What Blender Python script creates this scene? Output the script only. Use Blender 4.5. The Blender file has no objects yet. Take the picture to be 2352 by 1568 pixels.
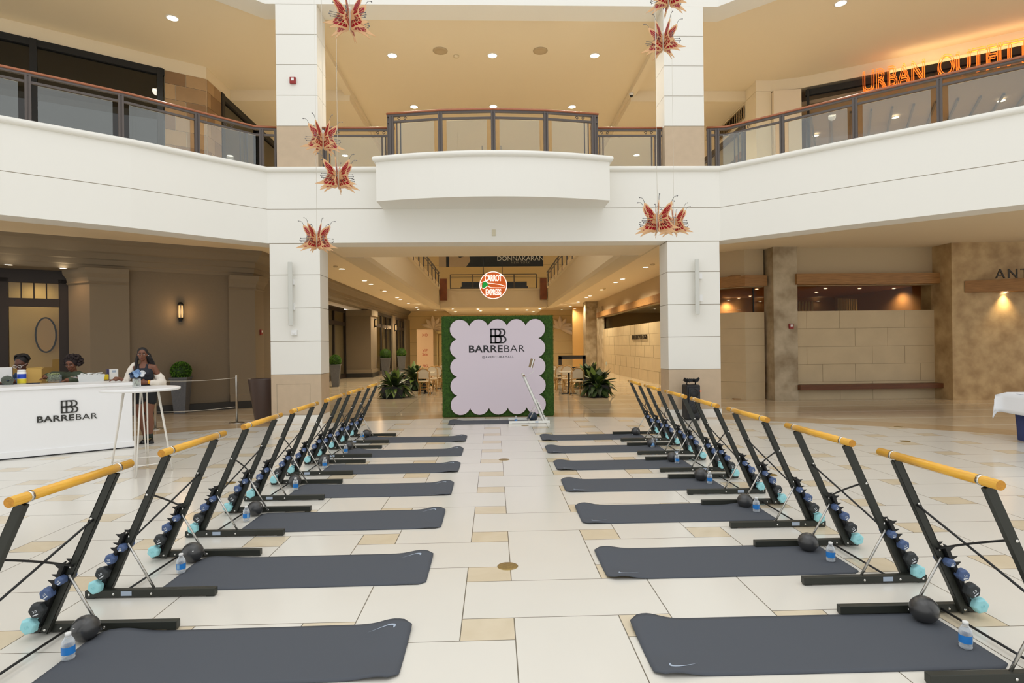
import bpy, math, random
from mathutils import Vector, Matrix
random.seed(7)
S = bpy.context.scene
COL = S.collection
PI = math.pi

# ------------------------------------------------------------------ camera
FPX = 1320.0; CAMH = 1.67; YAW = 0.031; ROLL = 0.0115; PPY = 790.7
_F = Vector((math.sin(YAW), math.cos(YAW), 0))
_R0 = Vector((math.cos(YAW), -math.sin(YAW), 0)); _U0 = Vector((0, 0, 1))
_R = _R0*math.cos(ROLL) - _U0*math.sin(ROLL)
_U = _U0*math.cos(ROLL) + _R0*math.sin(ROLL)
CAM = Vector((0, 0, CAMH))
cd = bpy.data.cameras.new('camera'); cam = bpy.data.objects.new('camera', cd); COL.objects.link(cam)
cd.sensor_width = 36; cd.lens = 36*FPX/2352; cd.shift_y = (PPY-784)/2352; cd.clip_end = 200; cd.clip_start = 0.05
m = Matrix.Identity(4)
for i in range(3):
    m[i][0] = _R[i]; m[i][1] = _U[i]; m[i][2] = -_F[i]; m[i][3] = CAM[i]
cam.matrix_world = m
S.camera = cam

# survey helpers: read a place of the hall from a sight line and a known distance or height
def ray(px, py): return _F + _R*((px-1176)/FPX) + _U*((PPY-py)/FPX)
def at_d(px, py, d): return CAM + ray(px, py)*d
def at_z(px, py, z):
    r = ray(px, py); return CAM + r*((z-CAMH)/r.z)
def at_y(px, py, y):
    r = ray(px, py); return CAM + r*(y/r.y)

# ------------------------------------------------------------------ world and daylight
w = bpy.data.worlds.new('daylight'); S.world = w; w.use_nodes = True
bg = w.node_tree.nodes['Background']; bg.inputs[0].default_value = (0.985, 0.99, 0.985, 1); bg.inputs[1].default_value = 1.0
S.view_settings.view_transform = 'Standard'; S.view_settings.look = 'None'
S.view_settings.gamma = 1; S.view_settings.use_curve_mapping = False
S.view_settings.exposure = 0.10
SKYLIGHT = 500; SPOT_DOWN = 265; SPOT_UP = 125; WARM = (1.0, 0.86, 0.62); WARM_UP = (1.0, 0.93, 0.80)
sd = bpy.data.lights.new('skylight', 'AREA'); sd.shape = 'SQUARE'; sd.size = 14; sd.energy = SKYLIGHT; sd.color = (0.96, 0.98, 1.0)
so = bpy.data.objects.new('skylight', sd); COL.objects.link(so); so.location = (0, 1.5, 17.5)

# ------------------------------------------------------------------ materials
def lin(c):
    return tuple((v/255/12.92 if v/255 <= .04045 else ((v/255+.055)/1.055)**2.4) for v in c)
MATS = {}
def mat(name, rgb, rough=.5, metal=0, noise=0, nscale=8, bump=0, bscale=60, spec=.5, coat=0, emit=None, estr=1, stretch=None, rgb2=None, trans=0, ior=1.45, sheen=0):
    if name in MATS: return MATS[name]
    M = bpy.data.materials.new(name); M.use_nodes = True; MATS[name] = M
    nt = M.node_tree; b = nt.nodes['Principled BSDF']
    c = lin(rgb)
    b.inputs['Base Color'].default_value = (*c, 1); b.inputs['Roughness'].default_value = rough
    b.inputs['Metallic'].default_value = metal; b.inputs['Specular IOR Level'].default_value = spec
    b.inputs['Coat Weight'].default_value = coat; b.inputs['Coat Roughness'].default_value = .18; b.inputs['IOR'].default_value = ior
    b.inputs['Transmission Weight'].default_value = trans
    if emit: b.inputs['Emission Color'].default_value = (*lin(emit), 1); b.inputs['Emission Strength'].default_value = estr
    if noise or bump:
        tc = nt.nodes.new('ShaderNodeTexCoord'); mp = nt.nodes.new('ShaderNodeMapping')
        nt.links.new(tc.outputs['Object'], mp.inputs[0])
        if stretch: mp.inputs['Scale'].default_value = stretch
    if noise:
        n = nt.nodes.new('ShaderNodeTexNoise'); n.inputs['Scale'].default_value = nscale; n.inputs['Detail'].default_value = 6
        nt.links.new(mp.outputs[0], n.inputs['Vector'])
        r = nt.nodes.new('ShaderNodeValToRGB'); nt.links.new(n.outputs['Fac'], r.inputs[0])
        c2 = lin(rgb2) if rgb2 else tuple(v*(1-noise) for v in c)
        r.color_ramp.elements[0].position = .3; r.color_ramp.elements[1].position = .7
        r.color_ramp.elements[0].color = (*c2, 1); r.color_ramp.elements[1].color = (*c, 1)
        nt.links.new(r.outputs[0], b.inputs['Base Color'])
    if bump:
        n2 = nt.nodes.new('ShaderNodeTexNoise'); n2.inputs['Scale'].default_value = bscale; n2.inputs['Detail'].default_value = 3
        nt.links.new(mp.outputs[0], n2.inputs['Vector'])
        bn = nt.nodes.new('ShaderNodeBump'); bn.inputs['Strength'].default_value = bump; bn.inputs['Distance'].default_value = .01
        nt.links.new(n2.outputs['Fac'], bn.inputs['Height']); nt.links.new(bn.outputs[0], b.inputs['Normal'])
    return M
def glass(name, tint=(1, 1, 1), refl=1.0, ior=1.5, rough=0.0):
    if name in MATS: return MATS[name]
    M = bpy.data.materials.new(name); M.use_nodes = True; MATS[name] = M
    nt = M.node_tree; nt.nodes.clear()
    o = nt.nodes.new('ShaderNodeOutputMaterial'); mx = nt.nodes.new('ShaderNodeMixShader')
    t = nt.nodes.new('ShaderNodeBsdfTransparent'); t.inputs[0].default_value = (*tint, 1)
    g = nt.nodes.new('ShaderNodeBsdfGlossy'); g.inputs['Roughness'].default_value = rough
    f = nt.nodes.new('ShaderNodeFresnel'); f.inputs[0].default_value = ior
    ml = nt.nodes.new('ShaderNodeMath'); ml.operation = 'MULTIPLY'; ml.inputs[1].default_value = refl
    nt.links.new(f.outputs[0], ml.inputs[0]); nt.links.new(ml.outputs[0], mx.inputs[0])
    nt.links.new(t.outputs[0], mx.inputs[1]); nt.links.new(g.outputs[0], mx.inputs[2]); nt.links.new(mx.outputs[0], o.inputs[0])
    return M
def whitened_clear(name, rgb, fac):  # white diffuse put into clear materials for the brightness of refraction
    if name in MATS: return MATS[name]
    M = mat(name, rgb, .12, spec=.8); nt = M.node_tree; b = nt.nodes['Principled BSDF']; o = nt.nodes['Material Output']
    mx = nt.nodes.new('ShaderNodeMixShader'); t = nt.nodes.new('ShaderNodeBsdfTransparent'); lw = nt.nodes.new('ShaderNodeLayerWeight'); lw.inputs[0].default_value = .35
    ad = nt.nodes.new('ShaderNodeMath'); ad.operation = 'ADD'; ad.use_clamp = True; ad.inputs[1].default_value = fac*.6; nt.links.new(lw.outputs['Facing'], ad.inputs[0])
    nt.links.new(ad.outputs[0], mx.inputs[0]); nt.links.new(t.outputs[0], mx.inputs[1]); nt.links.new(b.outputs[0], mx.inputs[2]); nt.links.new(mx.outputs[0], o.inputs[0]); return M
def emis(name, rgb, strength):
    if name in MATS: return MATS[name]
    M = bpy.data.materials.new(name); M.use_nodes = True; MATS[name] = M
    nt = M.node_tree; nt.nodes.clear(); o = nt.nodes.new('ShaderNodeOutputMaterial'); e = nt.nodes.new('ShaderNodeEmission')
    e.inputs[0].default_value = (*lin(rgb), 1); e.inputs[1].default_value = strength; nt.links.new(e.outputs[0], o.inputs[0]); return M

WHITE = mat('white_stucco', (236, 234, 226), .6, bump=.05, bscale=120)
JOINT = mat('joint_dark', (160, 150, 130), .8)
BEIGE = mat('beige_panel', (200, 178, 150), .5, noise=.08, nscale=6)
CEIL = mat('ceiling_paint', (236, 222, 194), .75)
CEIL_LOW = mat('lower_ceiling_paint', (236, 220, 190), .75)
TAUPE = mat('taupe_plaster', (128, 115, 96), .85, noise=.06, nscale=30)
TAUPE_L = mat('taupe_trim', (136, 123, 103), .8)
DARKWOOD = mat('dark_brown_frame', (44, 36, 32), .5)
BLACKBASE = mat('black_skirting', (48, 46, 42), .5)
BRONZE = mat('bronze_paint', (92, 84, 80), .45, spec=.4)
HANDWOOD = mat('reddish_wood', (172, 100, 62), .35, noise=.25, nscale=20, stretch=(1, 1, 8), coat=.3)
OAK = mat('honey_beam_wood', (172, 126, 74), .5, noise=.35, nscale=5, stretch=(.6, 1, 8))
CONC = mat('mottled_concrete', (198, 184, 158), .6, noise=.3, nscale=2.6, rgb2=(148, 130, 102))
CONC2 = mat('stained_concrete', (206, 178, 132), .55, noise=.35, nscale=2.4, rgb2=(158, 128, 86))
STONE = mat('limestone', (208, 188, 152), .5, noise=.1, nscale=2)
STONEJ = mat('limestone_joint', (120, 100, 70), .8)
BLOCK = mat('sandstone_block', (170, 138, 100), .7, noise=.18, nscale=2)
CREAM = mat('cream_wall', (222, 198, 148), .7)
BLACK = mat('black_powder_coat', (46, 48, 42), .42, bump=.03, bscale=400)
BLACK2 = mat('black_plastic', (26, 27, 28), .5)
BARWOOD = mat('golden_varnished_wood', (240, 186, 66), .32, noise=.18, nscale=9, stretch=(14, .8, 14), rgb2=(226, 162, 42), coat=.25)
BARWOOD2 = mat('bar_end_grain', (214, 150, 50), .5, noise=.3, nscale=60)
STEEL = mat('brushed_steel', (190, 188, 182), .28, metal=1)
CHROME = mat('chrome', (220, 218, 212), .12, metal=1)
MATF = mat('charcoal_mat_foam', (84, 88, 95), .8, bump=.12, bscale=500, spec=.25)
BALLM = mat('black_rubber', (54, 54, 54), .36, spec=.7, coat=.35)
TEAL = mat('teal_neoprene', (156, 216, 222), .6)
CHAR = mat('charcoal_neoprene', (50, 54, 56), .55)
NAVY = mat('navy_neoprene', (76, 96, 136), .55)
PRINT = mat('pale_print', (215, 220, 225), .5)
GREYP = mat('grey_print', (168, 182, 200), .5)
LWHITE = mat('white_laminate', (240, 240, 240), .35)
WMETAL = mat('white_metal', (236, 232, 224), .4)
INK = mat('charcoal_ink', (48, 46, 50), .6)
PAPERW = mat('white_plastic', (238, 238, 236), .4)
GLASS = glass('railing_glass', (.93, .97, .95), 2.4)
SHOPGLASS = glass('shop_glass', (.92, .93, .9), .15)
CLEAR = glass('clear_plastic', (.93, .95, .97), 1.6, 1.4, .03)

# ------------------------------------------------------------------ mesh collector
class MB:
    def __init__(s): s.v = []; s.f = []; s.mi = []; s.sm = []
    def add(s, vs, fs, mi=0, sm=False):
        o = len(s.v); s.v += [tuple(p) for p in vs]
        for f in fs: s.f.append([i+o for i in f]); s.mi.append(mi); s.sm.append(sm)
        return s
    def box(s, x0, x1, y0, y1, z0, z1, mi=0):
        v = [(x, y, z) for z in (z0, z1) for y in (y0, y1) for x in (x0, x1)]
        return s.add(v, [(0, 2, 3, 1), (4, 5, 7, 6), (0, 1, 5, 4), (2, 6, 7, 3), (0, 4, 6, 2), (1, 3, 7, 5)], mi)
    def bar(s, p0, p1, wx, wy, up=(0, 0, 1), mi=0):      # rectangular bar from p0 to p1
        p0 = Vector(p0); p1 = Vector(p1); d = (p1-p0).normalized(); u = Vector(up)
        a = d.cross(u)
        if a.length < 1e-4: a = d.cross(Vector((0, 1, 0)))
        a.normalize(); b = a.cross(d).normalized()
        v = []
        for p in (p0, p1):
            for (i, j) in ((-1, -1), (1, -1), (1, 1), (-1, 1)): v.append(p+a*(i*wx/2)+b*(j*wy/2))
        return s.add(v, [(3, 2, 1, 0), (4, 5, 6, 7), (0, 1, 5, 4), (1, 2, 6, 5), (2, 3, 7, 6), (3, 0, 4, 7)], mi)
    def tube(s, pts, r, n=10, mi=0, cap=True, sm=True):
        pts = [Vector(p) for p in pts]; k = len(pts)
        rs = r if isinstance(r, (list, tuple)) else [r]*k
        v = []; prev = None
        for i, p in enumerate(pts):
            d = (pts[min(i+1, k-1)]-pts[max(i-1, 0)]).normalized()
            if prev is None:
                a = d.cross(Vector((0, 0, 1)))
                if a.length < 1e-3: a = d.cross(Vector((1, 0, 0)))
            else:
                a = prev - d*prev.dot(d)
            a.normalize(); prev = a; b = d.cross(a)
            for j in range(n):
                t = 2*PI*j/n; v.append(p+(a*math.cos(t)+b*math.sin(t))*rs[i])
        f = []
        for i in range(k-1):
            for j in range(n): f.append((i*n+j, i*n+(j+1) % n, (i+1)*n+(j+1) % n, (i+1)*n+j))
        s.add(v, f, mi, sm)
        if cap: s.add(v, [list(range(n))[::-1], list(range((k-1)*n, k*n))], mi)
        return s
    def lathe(s, prof, n=24, c=(0, 0, 0), mi=0, sm=True, cap=True):   # prof: (r,z)
        v = []
        for r, z in prof:
            for j in range(n): v.append((c[0]+r*math.cos(2*PI*j/n), c[1]+r*math.sin(2*PI*j/n), c[2]+z))
        f = []
        k = len(prof)
        for i in range(k-1):
            for j in range(n): f.append((i*n+j, i*n+(j+1) % n, (i+1)*n+(j+1) % n, (i+1)*n+j))
        s.add(v, f, mi, sm)
        if cap: s.add(v, [list(range(n))[::-1], list(range((k-1)*n, k*n))], mi)
        return s
    def ball(s, c, r, nu=20, nv=12, mi=0, sc=(1, 1, 1), rot=None):
        v = []; f = []
        for i in range(nv+1):
            t = PI*i/nv
            for j in range(nu):
                q = Vector((r*sc[0]*math.sin(t)*math.cos(2*PI*j/nu), r*sc[1]*math.sin(t)*math.sin(2*PI*j/nu), r*sc[2]*math.cos(t)))
                if rot: q = rot @ q
                v.append(q+Vector(c))
        for i in range(nv):
            for j in range(nu): f.append((i*nu+j, (i+1)*nu+j, (i+1)*nu+(j+1) % nu, i*nu+(j+1) % nu))
        return s.add(v, f, mi, True)
    def prism(s, poly, z0, z1, mi=0):                     # poly counter-clockwise (x,y)
        n = len(poly); v = [(x, y, z0) for x, y in poly]+[(x, y, z1) for x, y in poly]
        return s.add(v, [list(range(n))[::-1], list(range(n, 2*n))]+[(i, (i+1) % n, n+(i+1) % n, n+i) for i in range(n)], mi)
    def plate(s, poly, o, u, vv, th, mi=0):               # 2D polygon (a,b) -> o+u*a+v*b, extruded by th along u x v
        o = Vector(o); u = Vector(u).normalized(); vv = Vector(vv).normalized(); nn = u.cross(vv)
        n = len(poly); pts = [o+u*a+vv*b for a, b in poly]
        v = pts+[p+nn*th for p in pts]
        return s.add(v, [list(range(n))[::-1], list(range(n, 2*n))]+[(i, (i+1) % n, n+(i+1) % n, n+i) for i in range(n)], mi)
    def sweep(s, path, prof, mi=0, sm=False, cap=True):   # prof: (out,z); out is towards the right of the path
        n = len(path); k = len(prof); v = []
        for i in range(n):
            def nrm(a, b):
                d = Vector((path[b][0]-path[a][0], path[b][1]-path[a][1])).normalized(); return Vector((d.y, -d.x))
            if i == 0: nn = nrm(0, 1)
            elif i == n-1: nn = nrm(n-2, n-1)
            else:
                a = nrm(i-1, i); b = nrm(i, i+1); h = (a+b).normalized(); nn = h/max(.3, h.dot(a))
            for o, z in prof: v.append((path[i][0]+nn.x*o, path[i][1]+nn.y*o, z))
        f = []
        for i in range(n-1):
            for j in range(k): f.append((i*k+j, i*k+(j+1) % k, (i+1)*k+(j+1) % k, (i+1)*k+j))
        s.add(v, f, mi, sm)
        if cap: s.add(v, [list(range(k))[::-1], list(range((n-1)*k, n*k))], mi)
        return s
    def xf(s, M, start=0):
        for i in range(start, len(s.v)): s.v[i] = tuple(M @ Vector(s.v[i]))
        return s
    def build(s, name, mats, parent=None, loc=None, bevel=0, recalc=True):
        me = bpy.data.meshes.new(name); me.from_pydata(s.v, [], s.f)
        if not isinstance(mats, (list, tuple)): mats = [mats]
        for M in mats: me.materials.append(M)
        me.polygons.foreach_set('material_index', s.mi); me.polygons.foreach_set('use_smooth', s.sm)
        me.update()
        if recalc:
            import bmesh
            b = bmesh.new(); b.from_mesh(me); bmesh.ops.remove_doubles(b, verts=b.verts, dist=1e-5)
            bmesh.ops.recalc_face_normals(b, faces=b.faces); b.to_mesh(me); b.free()
        o = bpy.data.objects.new(name, me); COL.objects.link(o)
        if parent: o.parent = parent
        if loc is not None: o.location = loc
        if bevel:
            bm = o.modifiers.new('bevel', 'BEVEL'); bm.width = bevel; bm.segments = 2; bm.limit_method = 'ANGLE'
        return o
def tag(o, label, cat, group=None, kind=None):
    o['label'] = label; o['category'] = cat
    if group: o['group'] = group
    if kind: o['kind'] = kind
    return o
def struct(o): o['kind'] = 'structure'; return o
def thing(name, label, cat, loc=(0, 0, 0), rz=0, group=None):
    o = bpy.data.objects.new(name, None); COL.objects.link(o); o.location = loc; o.rotation_euler = (0, 0, rz)
    o.empty_display_size = .1
    return tag(o, label, cat, group)
def kids(o): return list(o.children)
def dup(o, parent=None):
    c = o.copy(); COL.objects.link(c)
    if parent: c.parent = parent
    for ch in kids(o): dup(ch, c)
    return c
def copy_thing(o, label, loc, rz=None, group=None, scale=None):
    c = dup(o); c.location = loc
    if rz is not None: c.rotation_euler = (0, 0, rz)
    if scale: c.scale = scale
    c['label'] = label
    if group: c['group'] = group
    return c
def text_mb(body, size, extrude=.002, offset=0, outline=0, space=1.0, align='CENTER'):
    cu = bpy.data.curves.new('t', 'FONT'); cu.body = body; cu.size = size; cu.extrude = extrude; cu.offset = offset
    cu.align_x = align; cu.align_y = 'CENTER'; cu.space_character = space
    if outline: cu.fill_mode = 'NONE'; cu.extrude = 0; cu.bevel_depth = outline; cu.bevel_resolution = 1
    o = bpy.data.objects.new('t', cu); COL.objects.link(o)
    dg = bpy.context.evaluated_depsgraph_get(); me = bpy.data.meshes.new_from_object(o.evaluated_get(dg))
    b = MB(); b.v = [tuple(v.co) for v in me.vertices]; b.f = [list(p.vertices) for p in me.polygons]
    b.mi = [0]*len(b.f); b.sm = [False]*len(b.f)
    bpy.data.objects.remove(o); bpy.data.curves.remove(cu); bpy.data.meshes.remove(me)
    return b
def frame3(o, x, y):            # matrix placing local XY in world directions x, y at o
    x = Vector(x).normalized(); y = Vector(y).normalized(); z = x.cross(y); M = Matrix.Identity(4)
    for i in range(3): M[i][0] = x[i]; M[i][1] = y[i]; M[i][2] = z[i]; M[i][3] = Vector(o)[i]
    return M
UP = (0, 0, 1)
ORD = ['nearest', 'second', 'third', 'fourth', 'fifth', 'sixth', 'farthest']
# ================================================================== THE SETTING
YF = 12.66                     # plane of the big square pillars and the front fascia
ZS, ZF1 = 3.93, 5.48           # fascia underside / top of the face
ZC = 4.33; ZU = 5.40; ZB = 9.14; ZT = 9.27
RIM = [(-12.1, 6.4), (-8.18, 9.86), (-6.75, 10.95), (-5.85, 11.8), (-4.9, YF), (5.06, YF), (7.12, 10.88), (8.97, 9.40), (12.54, 6.6)]
LW = [(-10.56, 14.66), (-9.80, 14.33), (-6.72, 16.27)]

# floor --------------------------------------------------------------
def floor_material():
    M = bpy.data.materials.new('stone_floor'); M.use_nodes = True; nt = M.node_tree; N = nt.nodes; L = nt.links
    b = N['Principled BSDF']
    geo = N.new('ShaderNodeNewGeometry'); sp = N.new('ShaderNodeSeparateXYZ'); L.new(geo.outputs['Position'], sp.inputs[0])
    def mt(op, a, b_=None, c=None):
        n = N.new('ShaderNodeMath'); n.operation = op
        for i, q in enumerate((a, b_, c)):
            if q is None: continue
            if isinstance(q, (int, float)): n.inputs[i].default_value = q
            else: L.new(q, n.inputs[i])
        return n.outputs[0]
    px_, py_, a, bb, g = .958, .811, .316, .262, .0032
    U = mt('DIVIDE', mt('ADD', sp.outputs[0], .214), px_); V = mt('DIVIDE', mt('SUBTRACT', sp.outputs[1], 3.25), py_)
    ci = mt('FLOOR', U); rj = mt('FLOOR', V)
    fu = mt('MULTIPLY', mt('SUBTRACT', U, ci), px_); fv = mt('MULTIPLY', mt('SUBTRACT', V, rj), py_)
    inbx = mt('LESS_THAN', fu, a); inby = mt('LESS_THAN', fv, bb)
    odd = mt('FLOORED_MODULO', mt('ADD', ci, rj), 2)            # 0 -> wide cell, 1 -> tall
    wide = mt('SUBTRACT', 1, odd)
    def near(val, pos, per): 
        d = mt('ABSOLUTE', mt('SUBTRACT', val, pos))
        if pos == 0: d = mt('MINIMUM', d, mt('ABSOLUTE', mt('SUBTRACT', val, per)))
        return mt('LESS_THAN', d, g)
    nx0, nxa, ny0, nyb = near(fu, 0, px_), near(fu, a, px_), near(fv, 0, py_), near(fv, bb, py_)
    inv = lambda x: mt('SUBTRACT', 1, x)
    # parity near x = 0 taken with the strip's own column also from the left side
    ci2 = mt('FLOOR', mt('ADD', U, .01)); rj2 = mt('FLOOR', mt('ADD', V, .01))
    widex = inv(mt('FLOORED_MODULO', mt('ADD', ci2, rj), 2)); widey = inv(mt('FLOORED_MODULO', mt('ADD', ci, rj2), 2))
    ming = lambda x, y: mt('MULTIPLY', x, y)
    vline = mt('MAXIMUM', ming(nx0, mt('MAXIMUM', inby, widex)), ming(nxa, mt('MAXIMUM', inby, odd)))
    hline = mt('MAXIMUM', ming(ny0, mt('MAXIMUM', inbx, inv(widey))), ming(nyb, mt('MAXIMUM', inbx, wide)))
    line = mt('MAXIMUM', vline, hline); small = ming(inbx, inby)
    # two more joint marks shared by the cells' own edges
    R = mt('SQRT', mt('ADD', mt('MULTIPLY', sp.outputs[0], sp.outputs[0]), mt('MULTIPLY', sp.outputs[1], sp.outputs[1])))
    inside = mt('LESS_THAN', R, 13.2)
    band = ming(mt('GREATER_THAN', R, 13.2), mt('LESS_THAN', R, 13.95))
    ns = N.new('ShaderNodeTexNoise'); ns.inputs['Scale'].default_value = 3.5; ns.inputs['Detail'].default_value = 8; ns.inputs['Distortion'].default_value = .8; L.new(geo.outputs['Position'], ns.inputs['Vector'])
    ns2 = N.new('ShaderNodeTexNoise'); ns2.inputs['Scale'].default_value = 1.2; ns2.inputs['Detail'].default_value = 3; L.new(geo.outputs['Position'], ns2.inputs['Vector'])
    def mix(f, c1, c2):
        n = N.new('ShaderNodeMix'); n.data_type = 'RGBA'
        if isinstance(f, float): n.inputs[0].default_value = f
        else: L.new(f, n.inputs[0])
        for q, i in ((c1, 6), (c2, 7)):
            if isinstance(q, tuple): n.inputs[i].default_value = (*lin(q), 1)
            else: L.new(q, n.inputs[i])
        return n.outputs[2]
    cr = mix(ns2.outputs['Fac'], (220, 216, 206), (226, 223, 214))
    bg_ = mix(ns.outputs['Fac'], (204, 188, 158), (226, 214, 190))
    tile = mix(small, cr, bg_)
    # outer polished travertine in wide courses
    v2 = mt('FRACT', mt('DIVIDE', sp.outputs[1], 1.2)); l2 = mt('LESS_THAN', v2, .12)
    u2 = mt('FRACT', mt('DIVIDE', sp.outputs[0], 1.2)); l3 = mt('LESS_THAN', u2, .008)
    outc = mix(ns.outputs['Fac'], (200, 180, 150), (220, 204, 178))
    outc = mix(l2, outc, mix(ns.outputs['Fac'], (224, 210, 184), (234, 224, 204)))
    outc = mix(l3, outc, (170, 146, 112))
    outc = mix(band, outc, mix(ns.outputs['Fac'], (184, 156, 118), (208, 182, 146)))
    tile = mix(line, tile, (112, 104, 90))
    # corridor and the ring beyond the round plaza
    fin = mix(inside, outc, tile)
    L.new(fin, b.inputs['Base Color'])
    rg = mix(inside, (58, 58, 58), (84, 84, 84)); b.inputs['Roughness'].default_value = .13
    rr = mt('ADD', mt('MULTIPLY', inside, .09), .09); L.new(rr, b.inputs['Roughness'])
    b.inputs['Specular IOR Level'].default_value = .55
    return M
FLOORM = floor_material()
mb = MB(); mb.prism([(-22, -8), (22, -8), (22, 47), (-22, 47)], -.3, 0)
struct(mb.build('floor', FLOORM))

# rim fascia with its joint line and bullnose -------------------------
def ribbon(path, out0, out1, z0, z1): return [(out0, z0), (out1, z0), (out1, z1), (out0, z1)]
T = .006
mb = MB()
mb.sweep(RIM, [(-.55, ZS), (0, ZS), (0, 4.663), (-.55, 4.663)])
mb.sweep(RIM, [(-.55, 4.675), (0, 4.675), (0, ZF1), (-.55, ZF1)])
mb.sweep(RIM, [(-.5, 4.66), (-.01, 4.66), (-.01, 4.68), (-.5, 4.68)], 1)
nose = [(-.55, ZF1-.01), (.02, ZF1-.01)]+[(.02+.055*math.sin(t), ZF1+.05-.055*math.cos(t)) for t in [PI*i/8 for i in range(9)]]+[(-.55, ZF1+.105)]
mb.sweep(RIM, nose)
struct(mb.build('wall_balcony_front', [WHITE, JOINT]))
# upper ring beam
mb = MB()
mb.sweep(RIM, [(-.6, ZB), (0, ZB), (0, 11.6), (-.6, 11.6)])
struct(mb.build('wall_upper_ring', [WHITE, JOINT]))

# pillars -------------------------------------------------------------
def pillar(x0, x1, ux0, ux1, side):
    m = MB(); d = .62; y0 = YF; y1 = YF+d
    m.box(x0+.01, x1-.01, y0+.01, y1-.01, 0, ZS, 1)
    zs = [.185, 1.07, 1.795, 2.515, 3.24, ZS-.012]
    m.box(x0-.01, x1+.01, y0-.012, y1+.01, 0, .18, 0)
    m.box(x0, x1, y0, y1, .185, 1.065, 2)
    for a, b in zip(zs[1:-1], zs[2:]): m.box(x0, x1, y0, y1, a+.006, b-.006, 0)
    # access panel frame
    cx = (x0+x1)/2
    if side == 'left':
        for (a0, a1, c0, c1) in ((cx-.42, cx+.3, .86, .866), (cx-.42, cx+.3, .2, .206), (cx-.42, cx-.414, .2, .866), (cx+.294, cx+.3, .2, .866)):
            m.box(a0, a1, y0-.004, y0, c0, c1, 1)
    m.box(ux0+.01, ux1-.01, y0+.01, y1-.01, ZF1, ZB, 1)
    uz = [ZF1+.1, 6.48, 7.15, 7.82, 8.48, ZB]
    m.box(ux0, ux1, y0, y1, uz[0], uz[1]-.006, 2)
    for a, b in zip(uz[1:-1], uz[2:]): m.box(ux0, ux1, y0, y1, a+.006, b-.006, 0)
    o = m.build('pillar', [WHITE, JOINT, BEIGE])
    tag(struct(o), 'square white panelled pillar with tan base, %s of the two' % side, 'pillar')
pillar(-4.86, -3.78, -4.68, -3.79, 'left'); pillar(3.87, 5.04, 3.84, 4.73, 'right')

# lower ceilings and upper slabs -------------------------------------
def slab(name, poly, z0, z1, m0=CEIL_LOW):
    return struct(MB().prism(poly, z0, z1).build(name, m0))
slab('ceiling_left', [(-16, 3), (-12.4, 6.7), (-8.5, 10.1), (-5.15, 13.0), (-3.3, 13.0), (-3.3, 46), (-10.6, 46), (-10.6, 19), (-16, 15)], ZC, ZU)
slab('ceiling_right', [(16, 3), (16, 18), (9, 30), (9, 46), (3.3, 46), (3.3, 13.0), (5.15, 13.0), (9.2, 9.7), (12.8, 6.9)], ZC, ZU)
mb = MB(); mb.box(-3.82, 3.84, YF+.3, 14.8, ZS+.015, ZC); mb.box(-3.25, 3.25, YF+.3, 14.8, ZC, ZU)
struct(mb.build('ceiling_front', CEIL_LOW))
# corridor void edges
for s, nm in ((-1, 'left'), (1, 'right')):
    m = MB(); X = 3.25*s
    path = [(X, 14.8), (X, 36.0)] if s < 0 else [(X, 36.0), (X, 14.8)]
    m.sweep(path, [(-.5, ZS), (-.06, ZS), (0, ZS+.1), (0, 5.0), (.05, 5.04), (.05, 5.1), (-.5, 5.1)])
    m.sweep(path, [(-1.1, ZC-.12), (-.5, ZC-.12), (-.5, ZC+.02), (-1.1, ZC+.02)])
    struct(m.build('wall_void_%s' % nm, mat('void_fascia', (214, 200, 172), .7)))
m = MB(); m.box(-3.25, 3.25, 34.8, 36, ZS, 5.0); m.box(-3.25, 3.25, 34.74, 36, 4.98, 5.05)
struct(m.build('wall_bridge', mat('void_fascia', (214, 200, 172), .7)))
slab('ceiling_far', [(-3.29, 36.01), (3.29, 36.01), (3.29, 46), (-3.29, 46)], 4.02, 5.05, CEIL)
# upper ceiling: one big soffit with two lower side bays in the corridor
slab('ceiling_upper', [(-17, 3), (-12.4, 6.7), (-8.5, 10.1), (-5.15, 13.0), (5.15, 13.0), (9.2, 9.7), (12.8, 6.9), (17, 3), (17, 47), (-17, 47)], ZT, ZT+.5, CEIL)
m = MB()
m.box(-7.7, -4.2, 17.2, 42, 8.95, ZT+.02); m.box(4.2, 7.7, 17.2, 42, 8.95, ZT+.02)
m.box(-4.35, -4.15, 13.0, 42, 9.12, ZT+.02); m.box(4.15, 4.35, 13.0, 42, 9.12, ZT+.02)
struct(m.build('trim_1', CEIL))
m = MB(); m.sweep([(-4.98, 14.2), (-4.98, 12.9)], [(0, 9.0), (.1, 9.0), (.1, 9.1), (0, 9.1)])

# far end of the corridor ---------------------------------------------
m = MB(); m.box(-11, 9.5, 45, 45.4, 0, ZT+.2)
for i in range(9):
    z = .9+i*1.0; m.box(-7.9, 7.9, 44.985, 45, z, z+.012, 1)
struct(m.build('wall_far', [CREAM, STONEJ]))

# ------------------------------------------------- LEFT side, ground floor
m = MB()
WL = [(-16.5, 11.0), (-14.4, 12.3)]
wallp = [LW[0], LW[1], LW[2]]
m.sweep([LW[0], LW[1], LW[2], (-6.78, 20.0)], [(-.35, 0), (0, 0), (0, 3.7), (-.35, 3.7)])
struct(m.build('wall_left', TAUPE))
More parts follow.
